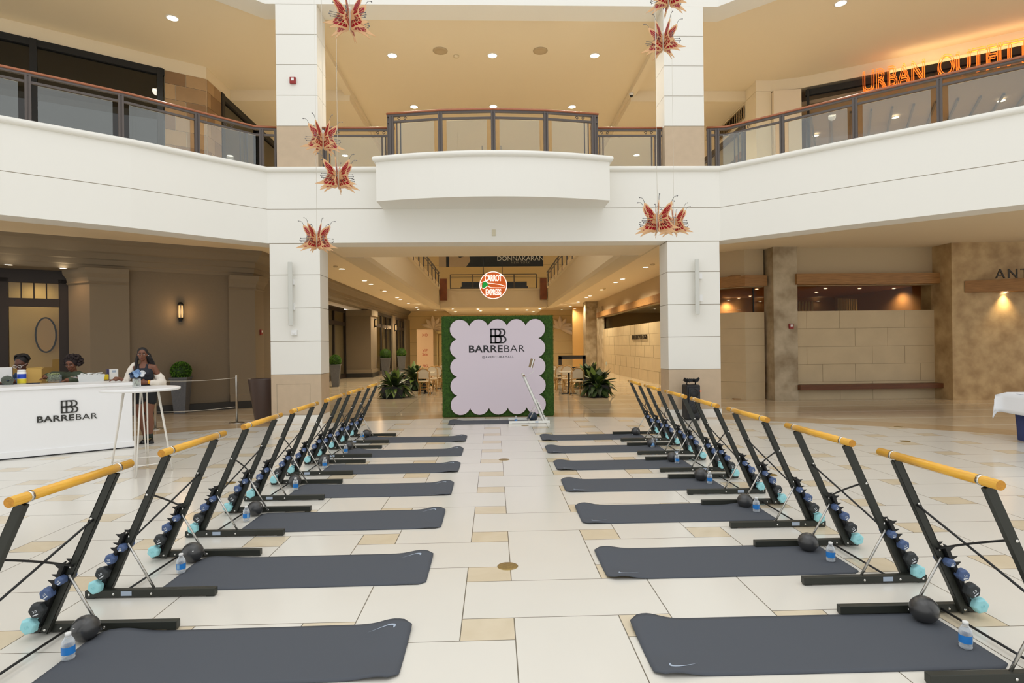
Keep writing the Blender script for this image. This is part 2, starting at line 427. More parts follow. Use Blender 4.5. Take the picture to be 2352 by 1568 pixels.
# entablature running straight over the shop fronts
EN = [(-16.9, 9.86), (-6.72, 16.27), (-6.72, 20), (-6.78, 45)]
m = MB()
m.sweep(EN, [(-.4, 3.64), (.02, 3.64), (.02, 3.72), (.05, 3.74), (.05, 3.86), (.09, 3.88), (.09, 4.02), (.15, 4.05), (.2, 4.12), (.26, 4.2), (.32, 4.24), (.34, 4.33), (-.4, 4.33)])
struct(m.build('trim_2', TAUPE_L))
m = MB(); m.prism([(-16.9, 9.86), (-9.80, 14.33), (-10.56, 14.66), (-10.8, 15.4), (-17, 12)], 3.62, 3.66)
struct(m.build('trim_3', TAUPE_L))
# pilasters with capitals and plinths (part of the wall)
def pilaster(path, name):
    m = MB()
    m.sweep(path, [(-.05, 0), (.07, 0), (.07, 3.3), (-.05, 3.3)])
    m.sweep(path, [(-.05, 3.26), (.08, 3.26), (.12, 3.29), (.10, 3.33), (.12, 3.42), (.2, 3.52), (.22, 3.64), (-.05, 3.64)])
    m.sweep(path, [(-.05, 0), (.11, 0), (.11, .36), (.07, .40), (-.05, .40)])
    return struct(m.build(name, TAUPE_L))
def along(a, b, t): return (a[0]+(b[0]-a[0])*t, a[1]+(b[1]-a[1])*t)
pilaster([(-10.5, 14.63), LW[1], along(LW[1], LW[2], .21)], 'trim_4')
pilaster([along(LW[1], LW[2], .83), LW[2], (-6.73, 16.85)], 'trim_5')
m = MB()
m.sweep([(-10.5, 14.63), LW[1], LW[2], (-6.78, 19.9)], [(-.05, 0), (.125, 0), (.125, .2), (-.05, .2)])
struct(m.build('baseboard_left', BLACKBASE))

# dark door unit at far left (door_1) with transom
dl = Vector((-.851, -.525, 0)); dn = Vector((.525, -.851, 0))          # along the wall to the left / towards the hall
D0 = Vector((-10.56, 14.66, 0))
def dpos(s, z, out=0): return D0+dl*s+dn*out+Vector((0, 0, z))
def dbox(m, s0, s1, z0, z1, o0, o1, mi=0):
    v = []
    for z in (z0, z1):
        for o in (o0, o1):
            for s_ in (s0, s1): v.append(dpos(s_, z, o))
    m.add(v, [(0, 2, 3, 1), (4, 5, 7, 6), (0, 1, 5, 4), (2, 6, 7, 3), (0, 4, 6, 2), (1, 3, 7, 5)], mi)
m = MB()
dbox(m, 0, 3.8, 3.3, 3.64, -.12, 0); dbox(m, 0, .22, 0, 3.4, -.12, 0); dbox(m, 1.17, 1.55, 0, 3.4, -.12, 0)
dbox(m, .2, 1.2, 2.72, 2.92, -.12, .02); dbox(m, .2, 1.2, 0, .25, -.1, 0); dbox(m, 1.5, 3.8, 2.72, 2.92, -.12, .02)
for k in range(1, 4): dbox(m, .22+k*.2375-.012, .22+k*.2375+.012, 2.9, 3.32, -.08, -.02)
fr = struct(m.build('door_1', DARKWOOD))
m = MB(); dbox(m, .22, 1.17, .25, 2.72, -.07, -.055); dbox(m, .22, 1.17, 2.92, 3.3, -.07, -.055); m.build('pane', glass('door_glass', (.95, .93, .86), .6), fr)
m = MB(); dbox(m, -.3, 4, 0, 3.62, -1.2, -1.15); dbox(m, -.35, -.3, 0, 3.62, -1.2, -.12)
struct(m.build('wall_shop_left', mat('shop_cream', (214, 184, 120), .7)))
m = MB()      # oval mirror
Mo = frame3(dpos(.56, 2.05, -.9), -dl, UP)
pts = [(.205*math.cos(2*PI*i/28), .44*math.sin(2*PI*i/28), 0) for i in range(29)]
m.tube(pts, .022, 6, 0, False); m.xf(Mo)
mir = tag(m.build('oval_mirror', mat('mirror_rim', (20, 18, 18), .8, spec=.1)), 'large oval black rimmed mirror behind the glass shop door', 'mirror')
m = MB(); m.plate([(.205*math.cos(2*PI*i/28), .44*math.sin(2*PI*i/28)) for i in range(28)], (0, 0, 0), (1, 0, 0), (0, 1, 0), .01); m.xf(Mo)
m.build('mirror_glass', mat('amber_mirror', (196, 150, 60), .25, spec=.8), mir)

# ------------------------------------------------- LEFT corridor shop fronts
def shopwin(name, y0, y1, X, nrm, muls, ztop=3.6, zt=2.85, mt_=None):
    """dark framed glazing standing in the plane x = X"""
    m = MB(); t = .1
    a, b = sorted((X-nrm*.1, X+nrm*.02))
    m.box(a, b, y0, y1, ztop-.16, ztop); m.box(a, b, y0, y1, 0, .22); m.box(a, b, y0, y1, zt-.1, zt+.1)
    for k in range(muls+1):
        y = y0+(y1-y0)*k/muls; m.box(a, b, y-.07, y+.07, 0, ztop)
    o = struct(m.build(name, mt_ or DARKWOOD))
    MB().box(X-.02, X-.005, y0, y1, .2, ztop-.1).build('pane', SHOPGLASS, o)
    return o
# first bay: door recessed, then a taupe pier that faces the hall, then two glazed bays
m = MB(); m.box(-8.1, -8.0, 20, 31, 0, 3.7)
struct(m.build('wall_recess_left', TAUPE))
shopwin('window_1', 22.4, 30.8, -7.9, 1, 4)
m = MB(); m.box(-8.0, -6.6, 31.0, 32.6, 0, 3.62)
struct(m.build('wall_pier_left', TAUPE))
m = MB(); m.box(-8.0, -6.54, 30.9, 32.58, 0, .42); m.box(-8, -6.52, 30.88, 32.55, 3.3, 3.6)
struct(m.build('trim_6', TAUPE_L))
struct(MB().box(-8.0, -6.5, 30.85, 32.56, 0, .22).build('baseboard_pier', BLACKBASE))
MB_ = MB(); MB_.box(-8.3, -6.8, 19.9, 20.05, 0, 3.7); struct(MB_.build('wall_return_left', TAUPE))
shopwin('window_2', 32.7, 37.4, -6.66, 1, 3)
m = MB(); m.box(-7.2, -6.55, 37.5, 38.5, 0, 3.62); struct(m.build('trim_7', TAUPE_L))
shopwin('window_3', 38.6, 42.6, -6.66, 1, 3)
m = MB(); m.box(-7.2, -6.55, 42.7, 45, 0, 3.62); struct(m.build('trim_8', TAUPE_L))
MB_ = MB(); MB_.box(-10.4, -10.3, 20, 45, 0, 3.8); struct(MB_.build('wall_shop_corridor', mat('shop_cream2', (206, 180, 122), .7)))

# ------------------------------------------------- RIGHT side, ground floor
m = MB()
RC = [(6.55, 45), (6.55, 17.0), (7.24, 16.35), (7.8, 16.35)]
# low limestone wall, clear strip above, plaster head
STZ = 2.52; STG = 3.23; WBZ = 3.56
m.sweep(RC, [(-.3, 0), (0, 0), (0, STZ), (-.3, STZ)]); m.box(8.5, 12.7, 16.1, 16.4, 0, STZ)
for z in (.5, 1.05, 1.55, 2.05): m.sweep(RC, [(-.01, z), (.003, z), (.003, z+.006), (-.01, z+.006)], 1)
for i, z in enumerate((.5, 1.0, 1.5, 2.02)):
    m.box(8.55, 12.6, 16.097, 16.1, z, z+.006, 1)
for i in range(5):
    z0 = (0, .5, 1.0, 1.5, 2.02)[i]; z1 = (.5, 1.0, 1.5, 2.02, 2.52)[i]
    for k in range(5):
        x = 8.9+k*.95+(i % 2)*.45
        if x < 12.5 and (i+k) % 3: m.box(x, x+.005, 16.097, 16.1, z0, z1, 1)
rr = random.Random(3)
for i in range(5):
    y = 17.3
    while y < 33.5:
        y += .8+rr.random()*.9; z0 = (0, .5, 1.05, 1.55, 2.05)[i]
        if rr.random() < .75: m.box(6.545, 6.552, y, y+.008, z0, z0+.5, 1)
struct(m.build('wall_right', [STONE, STONEJ]))
m = MB()
m.sweep(RC, [(-.3, STG+.02), (-.02, STG+.02), (-.02, ZC), (-.3, ZC)]); m.box(8.5, 12.7, 16.15, 16.4, STG+.02, ZC)
struct(m.build('wall_right_head', mat('head_plaster', (196, 178, 146), .7)))
m = MB(); m.sweep([(6.55, 35.4), (6.55, 17.0), (7.24, 16.35), (7.8, 16.35)], [(-.02, STG+.03), (.2, STG+.03), (.2, WBZ), (-.02, WBZ)])
tag(m.build('wood_lintel', OAK), 'honey brown wooden beam over the corner glass left of the concrete column', 'beam')
m = MB(); m.box(8.5, 12.78, 15.85, 16.2, STG+.03, WBZ)
tag(m.build('wood_lintel', OAK), 'long honey brown wooden beam right of the concrete column', 'beam')
m = MB(); m.sweep([(6.55, 35.4), (6.55, 17.0), (7.24, 16.35), (7.8, 16.35)], [(-.11, STZ), (-.1, STZ), (-.1, STG+.03), (-.11, STG+.03)]); m.box(8.5, 12.7, 16.2, 16.21, STZ, STG+.03)
gl = struct(m.build('window_4', SHOPGLASS))
m = MB(); m.box(6.62, 6.66, 18.6, 18.64, STZ, STG); m.box(7.5, 7.53, 16.4, 16.44, STZ, STG); m.box(6.62, 6.66, 22.6, 22.64, STZ, STG); m.build('mullion', BLACK2, gl)
# shop interior seen through the strip
m = MB(); m.box(6.9, 15, 36.0, 36.2, 0, 3.6); m.box(6.9, 15, 16.45, 36.1, 3.55, 3.6); m.box(14.8, 15, 16.4, 36.1, 0, 3.55); m.box(6.95, 14.8, 16.45, 36.0, 0, .02); m.box(8.6, 14.8, 24.5, 24.6, .02, 3.55)
struct(m.build('wall_shop_right', mat('shop_brown', (160, 118, 72), .7)))
m = MB()
for k in range(11): m.box(9.6+k*.11, 9.64+k*.11, 19.0, 19.05, .03, 3.0)
tag(m.build('slatted_screen', mat('slat_wood', (186, 150, 84), .5)), 'slatted wooden screen inside the right shop, left one', 'screen', None)
m = MB()
for k in range(9): m.box(11.6+k*.11, 11.64+k*.11, 19.0+k*.05, 19.05+k*.05, .03, 3.1)
tag(m.build('slatted_screen', mat('slat_wood', (186, 150, 84), .5)), 'slatted wooden screen inside the right shop, right one', 'screen', None)
# concrete column and portal block
m = MB(); m.box(7.87, 8.55, 15.93, 16.5, 0, ZC)
tag(struct(m.build('column', CONC)), 'square mottled concrete column between the right shop windows', 'column')
m = MB(); m.prism([(12.62, 15.45), (17, 15.1), (17, 16.6), (12.62, 16.6)], 0, ZC)
struct(m.build('wall_portal', CONC2))
m = MB(); m.box(8.53, 12.72, 15.78, 16.1, .30, .44)
tag(m.build('wall_bench', mat('dark_oak', (112, 66, 34), .45, noise=.3, nscale=6, stretch=(.5, 1, 6))), 'long narrow brown wooden bench along the limestone wall', 'bench')
m = MB(); m.prism([(12.95, 15.4), (14.2, 14.75), (16.5, 14.35), (16.5, 15.3)], 2.95, 3.27)
tag(m.build('wood_canopy', OAK), 'thick wooden canopy beam projecting over the portal at far right', 'beam')
t = text_mb('ANTHROPOLOGIE', .36, .012, 0, 0, 1.25, 'LEFT'); t.xf(frame3(at_d(2286, 630, 15.15), (1, -.13, 0), UP))
tag(t.build('shop_sign_letters', mat('dark_bronze', (58, 52, 44), .4, metal=.6)), 'dark raised capital letters on the concrete above the canopy', 'sign')
t = text_mb('ANTHROPOLOGIE', .3, .012, 0, 0, 1.1); t.xf(frame3((6.5, 25.6, 1.92), (0, -1, 0), UP))
tag(t.build('shop_sign_letters', mat('dark_bronze', (58, 52, 44), .4, metal=.6)), 'dark letters on the curving limestone wall behind the right pillar', 'sign')
# concrete piers closing the right corridor
m = MB(); m.box(5.8, 6.7, 36.2, 37.2, 0, ZC); m.box(6.45, 6.6, 34.2, 36.2, 0, 3.9)
struct(m.build('trim_9', CONC))
m = MB(); m.box(5.65, 6.7, 41.0, 41.4, 0, ZC); struct(m.build('trim_10', mat('pale_wood_panel', (206, 164, 100), .5)))

# ------------------------------------------------- UPPER floor walls
UL = [(-16.9, 9.9), (-11.26, 13.45), (-8.53, 15.28), (-7.7, 15.8), (-7.7, 42)]
m = MB()
m.sweep(UL, [(-.3, 8.95), (0, 8.95), (0, ZT), (-.3, ZT)])
m.sweep([(-8.53, 15.28), (-7.7, 15.8), (-7.7, 16.6)], [(-.3, ZU), (0, ZU), (0, 8.95), (-.3, 8.95)])
m.box(-8.0, -7.7, 22.0, 42, ZU, 8.95)
struct(m.build('wall_upper_left', CEIL))
# sandstone block pier
m = MB(); k = 0
P0, P1, P2 = Vector((-8.53, 15.28)), Vector((-7.7, 15.8)), Vector((-7.7, 16.6))
for r in range(9):
    z0 = ZU+r*.4; 
    for (A, B, n) in ((P0, P1, 2), (P1, P2, 2)):
        off = .25 if r % 2 else .5
        cuts = [0, off, 1]
        for i in range(2):
            a = A+(B-A)*cuts[i]; b = A+(B-A)*cuts[i+1]; e = (b-a).normalized()*.006
            m.sweep([tuple(a+e), tuple(b-e)], [(0, z0+.006), (.02, z0+.006), (.02, min(z0+.394, 8.93)), (0, min(z0+.394, 8.93))], (k+i) % 3)
        k += 1
struct(m.build('trim_11', [BLOCK, mat('sandstone_block_dark', (148, 116, 82), .7, noise=.2, nscale=2), mat('sandstone_block_pale', (184, 152, 112), .7, noise=.15, nscale=2)]))
# dark shopfront glazing, upper left
def glazed(name, path, posts, z0, z1, fm, gm, fw=.09):
    m = MB()
    m.sweep(path, [(-.08, z1-.16), (.03, z1-.16), (.03, z1), (-.08, z1)]); m.sweep(path, [(-.08, z0), (.03, z0), (.03, z0+.12), (-.08, z0+.12)])
    for (x, y, ang) in posts:
        n0 = len(m.v); m.box(-fw, fw, -.06, .06, z0, z1); m.xf(Matrix.Translation((x, y, 0)) @ Matrix.Rotation(ang, 4, 'Z'), n0)
    o = struct(m.build(name, fm))
    g = MB(); g.sweep(path, [(-.05, z0+.1), (-.04, z0+.1), (-.04, z1-.1), (-.05, z1-.1)]); g.build('pane', gm, o)
    return o
DG = glass('dark_shop_glass', (.42, .40, .35), 1.6)
a1 = math.atan2(.548, .836)
pp = [along((-16.9, 9.9), (-11.26, 13.45), t) for t in (.25, .62, .97)]+[along((-11.26, 13.45), (-8.53, 15.28), t) for t in (.0, .97)]
glazed('window_5', UL[:3], [(p[0], p[1], a1) for p in (pp[0], pp[1], (-10.72, 13.81), pp[4])], ZU, 8.95, BLACK2, DG, .065)
glazed('window_6', [(-7.72, 16.65), (-7.72, 22)], [(-7.72, 16.7, PI/2), (-7.72, 19.3, PI/2), (-7.72, 21.9, PI/2)], ZU, 8.95, BLACK2, DG)
m = MB(); m.sweep([(-17.5, 11.0), (-11.8, 14.6), (-9.1, 16.4), (-9.1, 22)], [(-.1, ZU), (0, ZU), (0, 7.25), (-.1, 7.25)], 0)
m.sweep([(-17.5, 11.0), (-11.8, 14.6), (-9.1, 16.4), (-9.1, 22)], [(-.1, 7.25), (0, 7.25), (0, ZT), (-.1, ZT)], 1)
struct(m.build('wall_shop_upper_left', [mat('shop_pale_low', (150, 146, 124), .6), mat('shop_dark', (38, 34, 28), .7)]))
m = MB()
for k in range(9):
    b_ = Vector((-11.5+k*.26, 14.1+k*.174, 0)); m.box(b_.x-.012, b_.x+.012, b_.y-.012, b_.y+.012, ZU+.01, 7.15)
tag(m.build('clothes_rack', BRONZE), 'rail of thin uprights inside the dark upper left shop window', 'rack')
# upper right: white pier, pink reveal, orange letter shop
UR = [(7.7, 42), (7.7, 16.5), (8.15, 16.5), (8.88, 16.3), (10.94, 15.14), (13.03, 13.83), (16.8, 11.4)]
m = MB()
m.sweep(UR, [(-.3, 8.95), (0, 8.95), (0, ZT), (-.3, ZT)])
m.box(7.7, 8.0, 23, 42, ZU, 9); m.prism([(7.7, 16.5), (8.15, 16.5), (8.2, 17.2), (7.7, 17.2)], ZU, 8.94)
m.box(7.71, 8.0, 17.21, 23, 8.35, 8.94)
struct(m.build('wall_upper_right', CEIL))
m = MB(); m.prism([(8.15, 16.35), (8.88, 16.2), (9.1, 17.2), (8.2, 17.2)], ZU, 8.9)
struct(m.build('trim_12', mat('pale_pier', (232, 216, 190), .6)))
glazed('window_7', [(7.72, 23), (7.72, 17.3)], [(7.72, 22.9, PI/2), (7.72, 20.2, PI/2), (7.72, 17.3, PI/2)], ZU, 8.35, BRONZE, SHOPGLASS, .05)
m = MB(); m.box(9.6, 9.7, 17.2, 24, ZU, 8.9); struct(m.build('wall_shop_upper_mid', mat('shop_drape', (120, 106, 84), .7)))
m = MB()
for k in range(13): m.box(9.5, 9.58, 17.6+k*.42, 17.72+k*.42, ZU, 8.3)
tag(m.build('slatted_curtain', mat('curtain_slats', (160, 144, 116), .7)), 'tall row of vertical slats inside the upper right corner shop', 'curtain')
glazed('window_8', [(9.0, 16.2), (10.94, 15.1), (13.03, 13.79), (16.8, 11.36)], [(9.05, 16.15, -.55)], ZU, 8.85, BLACK2, glass('shop_glass2', (.95, .93, .9), 1.0), .03)
m = MB(); q = [(8.95, 16.6), (9.5, 22.2), (16, 18.4), (19, 13)]
m.sweep([q[0], q[1]], [(0, ZU), (.05, ZU), (.05, 8.9), (0, 8.9)], 0)
m.sweep([q[1], q[2], q[3]], [(0, ZU), (.05, ZU), (.05, 8.9), (0, 8.9)], 1)
m.prism([(8.9, 16.3), (16.8, 11.5), (20, 13), (16, 18.6), (9.4, 22.3)], 8.45, 8.55, 2)
struct(m.build('wall_shop_upper_right', [mat('pink_reveal', (232, 176, 140), .6), mat('shop_backdrop', (186, 158, 122), .7, noise=.4, nscale=1.5), mat('shop_ceiling_slats', (140, 122, 100), .7)]))
m = MB()
for k in range(14):
    a = Vector((9.6+k*.5, 17.0-k*.18, 8.4)); m.bar(a, a+Vector((1.8, 2.9, 0)), .05, .06)
struct(m.build('trim_13', mat('grey_slat', (92, 84, 76), .6)))
# ================================================================== BALCONY AND RAILINGS
def arc(x0, x1, ye, yc, n=12): return [(x0+(x1-x0)*i/n, ye-(ye-yc)*(1-(2*i/n-1)**2)) for i in range(n+1)]
BAL = [(-2.4, YF)]+arc(-2.4, 2.46, 11.97, 11.60)+[(2.46, YF)]
m = MB(); m.prism([(p[0], p[1]) for p in BAL][::1], 4.66, ZF1)
m.sweep(BAL, [(-.3, ZF1-.01), (.02, ZF1-.01)]+[(.02+.055*math.sin(t), ZF1+.05-.055*math.cos(t)) for t in [PI*i/8 for i in range(9)]]+[(-.3, ZF1+.105)])
m.prism([(p[0]*.98, p[1]+.03) for p in BAL], ZF1, ZF1+.09)
tag(struct(m.build('balcony', WHITE)), 'white bowed balcony jutting out at the centre of the upper floor', 'balcony')
ZR = 6.53
def scroll(m, o, u, s=1):
    o = Vector(o); u = Vector((u[0], u[1], 0)).normalized()
    for k in (0, 1):
        c = o+u*(.07+.13*k)*s
        pts = []
        for i in range(14):
            t = i/13*2.1*PI; r = .036*(1-.05*i); pts.append(c+u*(r*math.cos(t)*(1 if k else -1))+Vector((0, 0, r*math.sin(t))))
        m.tube(pts, .007, 4)
def railing(name, label, path, posts, scr=(), z0=ZF1+.08, zt=ZR, glass_m=None, tp=BRONZE, endbars=()):
    """path: list of plan points; posts: list of (segment, t)"""
    t = thing(name, label, 'railing', (path[0][0], path[0][1], z0)); inv = Matrix.Translation((-path[0][0], -path[0][1], -z0))
    def B(mb_, nm, mt_): mb_.xf(inv); return mb_.build(nm, mt_, t)
    m = MB(); m.sweep(path, [(-.045, zt-.045), (.045, zt-.045), (.05, zt-.02), (.03, zt), (-.03, zt), (-.05, zt-.02)], 0, True); B(m, 'handrail', HANDWOOD)
    m = MB(); m.sweep(path, [(-.03, zt-.085), (.03, zt-.085), (.03, zt-.045), (-.03, zt-.045)]); m.sweep(path, [(-.022, zt-.215), (.022, zt-.215), (.022, zt-.175), (-.022, zt-.175)])
    m.sweep(path, [(-.02, z0), (.02, z0), (.02, z0+.05), (-.02, z0+.05)])
    for (o, u) in scr: scroll(m, (*o, zt-.13), u)
    for (x, y) in endbars: m.box(x-.012, x+.012, y-.012, y+.012, z0, zt-.18)
    B(m, 'rails', tp)
    pos = []
    for seg, f in posts:
        a, b = path[seg], path[seg+1]; x, y = along(a, b, f); ang = math.atan2(b[1]-a[1], b[0]-a[0]); pos.append((x, y, seg, f, ang))
        m = MB(); m.box(-.045, -.012, -.035, .035, z0, zt-.05); m.box(.012, .045, -.035, .035, z0, zt-.05); m.box(-.015, .015, -.02, .02, z0, zt-.05)
        m.xf(Matrix.Translation((x, y, 0)) @ Matrix.Rotation(ang, 4, 'Z')); B(m, 'post', tp)
    # glass panes between consecutive posts
    for (p, q) in zip(pos, pos[1:]):
        a = Vector((p[0], p[1])); b = Vector((q[0], q[1])); L = (b-a).length
        if L < .5: continue
        d = (b-a)/L; a2 = a+d*.13; b2 = b-d*.13
        m = MB(); m.sweep([tuple(a2), tuple(b2)], [(-.005, z0+.03), (.005, z0+.03), (.005, zt-.23), (-.005, zt-.23)]); B(m, 'glass_pane', glass_m or GLASS)
    return t
def off(path, d):                 # shift a plan path towards its left side (into the building)
    out = []
    for i, p in enumerate(path):
        a = path[max(i-1, 0)]; b = path[min(i+1, len(path)-1)]
        v = Vector((b[0]-a[0], b[1]-a[1])).normalized(); out.append((p[0]-v.y*d, p[1]+v.x*d))
    return out
lp = [(-12.1, 6.4+.28), (-8.36, 10.05), (-6.9, 11.13), (-5.98, 12.02), (-5.2, 12.78), (-4.72, 12.84)]
railing('balcony_railing', 'bronze and glass railing with wooden handrail on the left upper floor', lp,
        [(0, .3), (0, .75), (1, .2), (1, .94), (2, .94), (4, .3), (4, .95)],
        [((-5.5, 12.5), (-.7, -.7))], endbars=[(-5.36, 12.62), (-5.42, 12.56), (-5.32, 12.67)])
rp = [(4.85, 12.84), (5.28, 12.8), (7.3, 11.06), (9.15, 9.6), (12.7, 6.8)]
railing('balcony_railing', 'bronze and glass railing with wooden handrail on the right upper floor', rp,
        [(0, .12), (0, .53), (1, .44), (1, .945), (2, .507), (3, .15), (3, .6)], [((5.5, 12.62), (.75, -.65))], endbars=[(5.42, 12.68), (5.48, 12.62), (5.54, 12.57)])
railing('balcony_railing', 'short bronze and glass railing between left pillar and bowed balcony', [(-3.75, 12.86), (-2.2, 12.86)], [(0, .03), (0, .97)],
        [((-3.62, 12.86), (1, 0)), ((-2.6, 12.86), (1, 0))], endbars=[(-2.36, 12.86), (-2.44, 12.86), (-3.6, 12.86)])
railing('balcony_railing', 'short bronze and glass railing between bowed balcony and right pillar', [(2.26, 12.86), (3.84, 12.86)], [(0, .03), (0, .95)],
        [((2.4, 12.86), (1, 0)), ((3.4, 12.86), (1, 0))], endbars=[(2.42, 12.86), (2.5, 12.86), (3.68, 12.86), (3.6, 12.86)])
a = arc(-2.15, 2.21, 12.08, 11.83, 4)
bp = [(-2.2, 12.9), (-2.15, 12.08)]+a[1:4]+[(2.21, 12.08), (2.26, 12.9)]
railing('balcony_railing', 'bowed bronze and glass railing standing on the central balcony', bp,
        [(0, .1), (0, .93), (1, .06), (2, .0), (3, .0), (4, .0), (4, .94), (5, .07), (5, .9)],
        [((-2.0, 12.05), (1, -.1)), ((1.72, 12.0), (1, .1))], z0=ZF1+.095,
        endbars=[(-1.98, 12.06), (-1.9, 12.05), (2.03, 12.06), (1.95, 12.05)])
# corridor void railings and far bridge railing
for s, nm in ((-1, 'left'), (1, 'right')):
    t = thing('gallery_railing', 'dark metal railing along the %s edge of the corridor void' % nm, 'railing', (3.3*s, 14.8, 5.1))
    m = MB(); m.box(-.03, .03, 0, 20.5, .95, 1.0); m.box(-.02, .02, 0, 20.5, .78, .81); m.box(-.02, .02, 0, 20.5, .02, .06); m.build('handrail', BRONZE, t)
    for k in range(12):
        m = MB(); m.box(-.03, .03, k*1.8, k*1.8+.06, 0, .96); m.build('post', BRONZE, t)
t = thing('gallery_railing', 'dark metal railing across the far bridge', 'railing', (0, 34.85, 5.05))
m = MB(); m.box(-2.6, 2.6, -.03, .03, .86, .9); m.box(-2.6, 2.6, -.02, .02, .72, .74); m.box(-2.6, 2.6, -.02, .02, .02, .05); m.build('handrail', BRONZE, t)
for x in (-2.6, -1.25, 0, 1.25, 2.6): MB().box(x-.03, x+.03, -.03, .03, 0, .88).build('post', BRONZE, t)
for s, nm in ((-1, 'left'), (1, 'right')):
    m = MB(); m.box(3.0*s-.2, 3.0*s+.2, 34.48, 34.72, 4.35, 5.65)
    tag(m.build('wood_pilaster', mat('red_brown_wood', (136, 76, 34), .4, noise=.3, nscale=4)), 'reddish wooden pier at the %s end of the far bridge' % nm, 'pier')
# benches behind the far rail
for x, n in ((-1.35, 'left'), (1.45, 'right')):
    m = MB(); m.box(x-.65, x+.65, 36.2, 36.3, 5.1, 5.62); m.box(x-.7, x+.7, 35.9, 36.3, 5.05, 5.3)
    tag(m.build('bench', mat('blue_black', (60, 70, 84), .5)), 'dark bench behind the far bridge railing, %s of the hanging sign' % n, 'bench')

# ================================================================== LAMPS
def disc_light(p, r, label, group, power, color=WARM, ang=150, blend=.8, name='ceiling_light', lens=None):
    t = thing(name, label, 'ceiling light', p, 0, group)
    m = MB(); m.lathe([(r*1.22, -.002), (r*1.22, -.012), (r, -.014), (r, -.002)], 20, cap=False); m.build('trim_ring', mat('white_ring', (236, 232, 222), .4), t)
    m = MB(); m.lathe([(r, -.008), (.001, -.010)], 20, cap=False); m.build('lens', lens or emis('lamp_lens', (255, 240, 214), 9), t)
    if power:
        L = bpy.data.lights.new('bulb', 'SPOT'); L.energy = power; L.color = color; L.spot_size = math.radians(ang); L.spot_blend = blend; L.shadow_soft_size = .12
        o = bpy.data.objects.new('bulb', L); COL.objects.link(o); o.parent = t; o.location = (0, 0, -.06)
    return t
lowpx = [('left', [(785, 617), (837, 644), (852, 652), (883, 668), (912, 683), (920, 687), (938, 696), (957, 705)]),
         ('right', [(1483, 613), (1430, 640), (1414, 648), (1382, 665), (1355, 679), (1347, 683), (1328, 693), (1310, 703)])]
for side, L in lowpx:
    for i, (x, y) in enumerate(L):
        disc_light(at_z(x, y, ZC), .1, 'recessed ceiling light over the %s side of the corridor, %s from the hall' % (side, ['first', 'second', 'third', 'fourth', 'fifth', 'sixth', 'seventh', 'eighth'][i]), 'corridor ceiling lights', SPOT_DOWN)
for i, (x, y) in enumerate([(396, 41), (913, 38), (1341, 40), (901, 127), (1131, 127), (1366, 127), (951, 245), (1133, 244), (1314, 245), (1931, 7)]):
    nm = ['above the upper left shop', 'front row left', 'front row right', 'second row left', 'second row middle', 'second row right', 'third row left', 'third row middle', 'third row right', 'above the upper right shop'][i]
    disc_light(at_z(x, y, ZT), .115, 'round recessed light in the upper ceiling, '+nm, 'upper ceiling lights', SPOT_UP, WARM_UP)
for i, (x, y) in enumerate([(20, 607), (145, 615)]):
    disc_light(at_z(x, y, 3.61), .07, 'small warm recessed light over the dark shop door, %s one' % ('left', 'right')[i], 'door recess lights', 18, (1, .6, .3))
for i, (x, y) in enumerate([(960, 710), (1000, 712), (1040, 709), (1046, 716), (1098, 710), (1104, 714), (1165, 710), (1210, 712), (1290, 711), (1240, 709), (1225, 716), (1320, 708)]):
    disc_light(at_z(x, y, 4.0), .09, 'tiny light in the far end ceiling behind the bridge, %s' % ['leftmost', 'second from left', 'third from left', 'just behind the third', 'left of centre', 'behind the left of centre one', 'centre', 'right of centre', 'second from right', 'between centre and right', 'behind the right group', 'rightmost'][i], 'far end ceiling lights', 110 if i % 2 == 0 else 0)
for i, (x, y) in enumerate([(s*5.6, 17.5+4.6*k) for s in (-1, 1) for k in range(4)]):  # added lamps that lift the dark galleries on both sides of the void
    disc_light((x, y, 8.95), .11, 'added fill light over the %s upper gallery beside the void, %s' % ('left' if i < 4 else 'right', ('first', 'second', 'third', 'fourth')[i % 4]), 'added gallery lights', 160, WARM_UP)
for i, x in enumerate((-5.2, -2.2, 2.4, 5.4)):
    disc_light((x, 38.6, ZT), .12, 'ceiling light over the far bridge landing, %s' % ('leftmost', 'left of the banner', 'right of the banner', 'rightmost')[i], 'far landing lights', 480)
disc_light(at_z(2308, 671, 2.94), .07, 'small spotlight under the wooden canopy washing the portal wall', None, 90, (1, .72, .36), 90, .6)['group'] = 'canopy lights'
for i, (x, y) in enumerate([(1738, 664), (1673, 689), (1697, 685), (1723, 680), (1746, 692), (1675, 712), (1697, 711), (1896, 662), (1974, 662), (2053, 662), (1875, 671), (2036, 670), (2097, 680), (1880, 691), (2013, 691), (2080, 694), (2048, 701)]):
    p = at_z(x, y, 3.54)
    if p.y > 24: p = at_y(x, y, 24.3)
    if p.y > 16.5: disc_light(p, .08 if p.y < 20 else .06, 'small ceiling light inside the right shop, %s by distance along the strip' % ['first', 'second', 'third', 'fourth', 'fifth', 'sixth', 'seventh', 'eighth', 'ninth', 'tenth', 'eleventh', 'twelfth', 'thirteenth', 'fourteenth', 'fifteenth', 'sixteenth', 'seventeenth'][i], 'shop interior lights', 70 if i in (0, 1, 7, 8, 9, 12) else 0, (1, .7, .4))
for i, (x, y, z) in enumerate([(-11.6, 14.9, 3.5), (-9.2, 24, 3.5), (-8.8, 31, 3.5), (-8.8, 37, 3.5)]):  # lamps added to brighten the rooms behind the left shop glass
    disc_light((x, y, z), .08, 'added warm light inside the left side shops, %s' % ('behind the dark door with the oval mirror', 'behind the first corridor window', 'behind the second corridor window', 'behind the farthest corridor window')[i], 'added left shop lights', (13, 60, 70, 70)[i], WARM, 170)
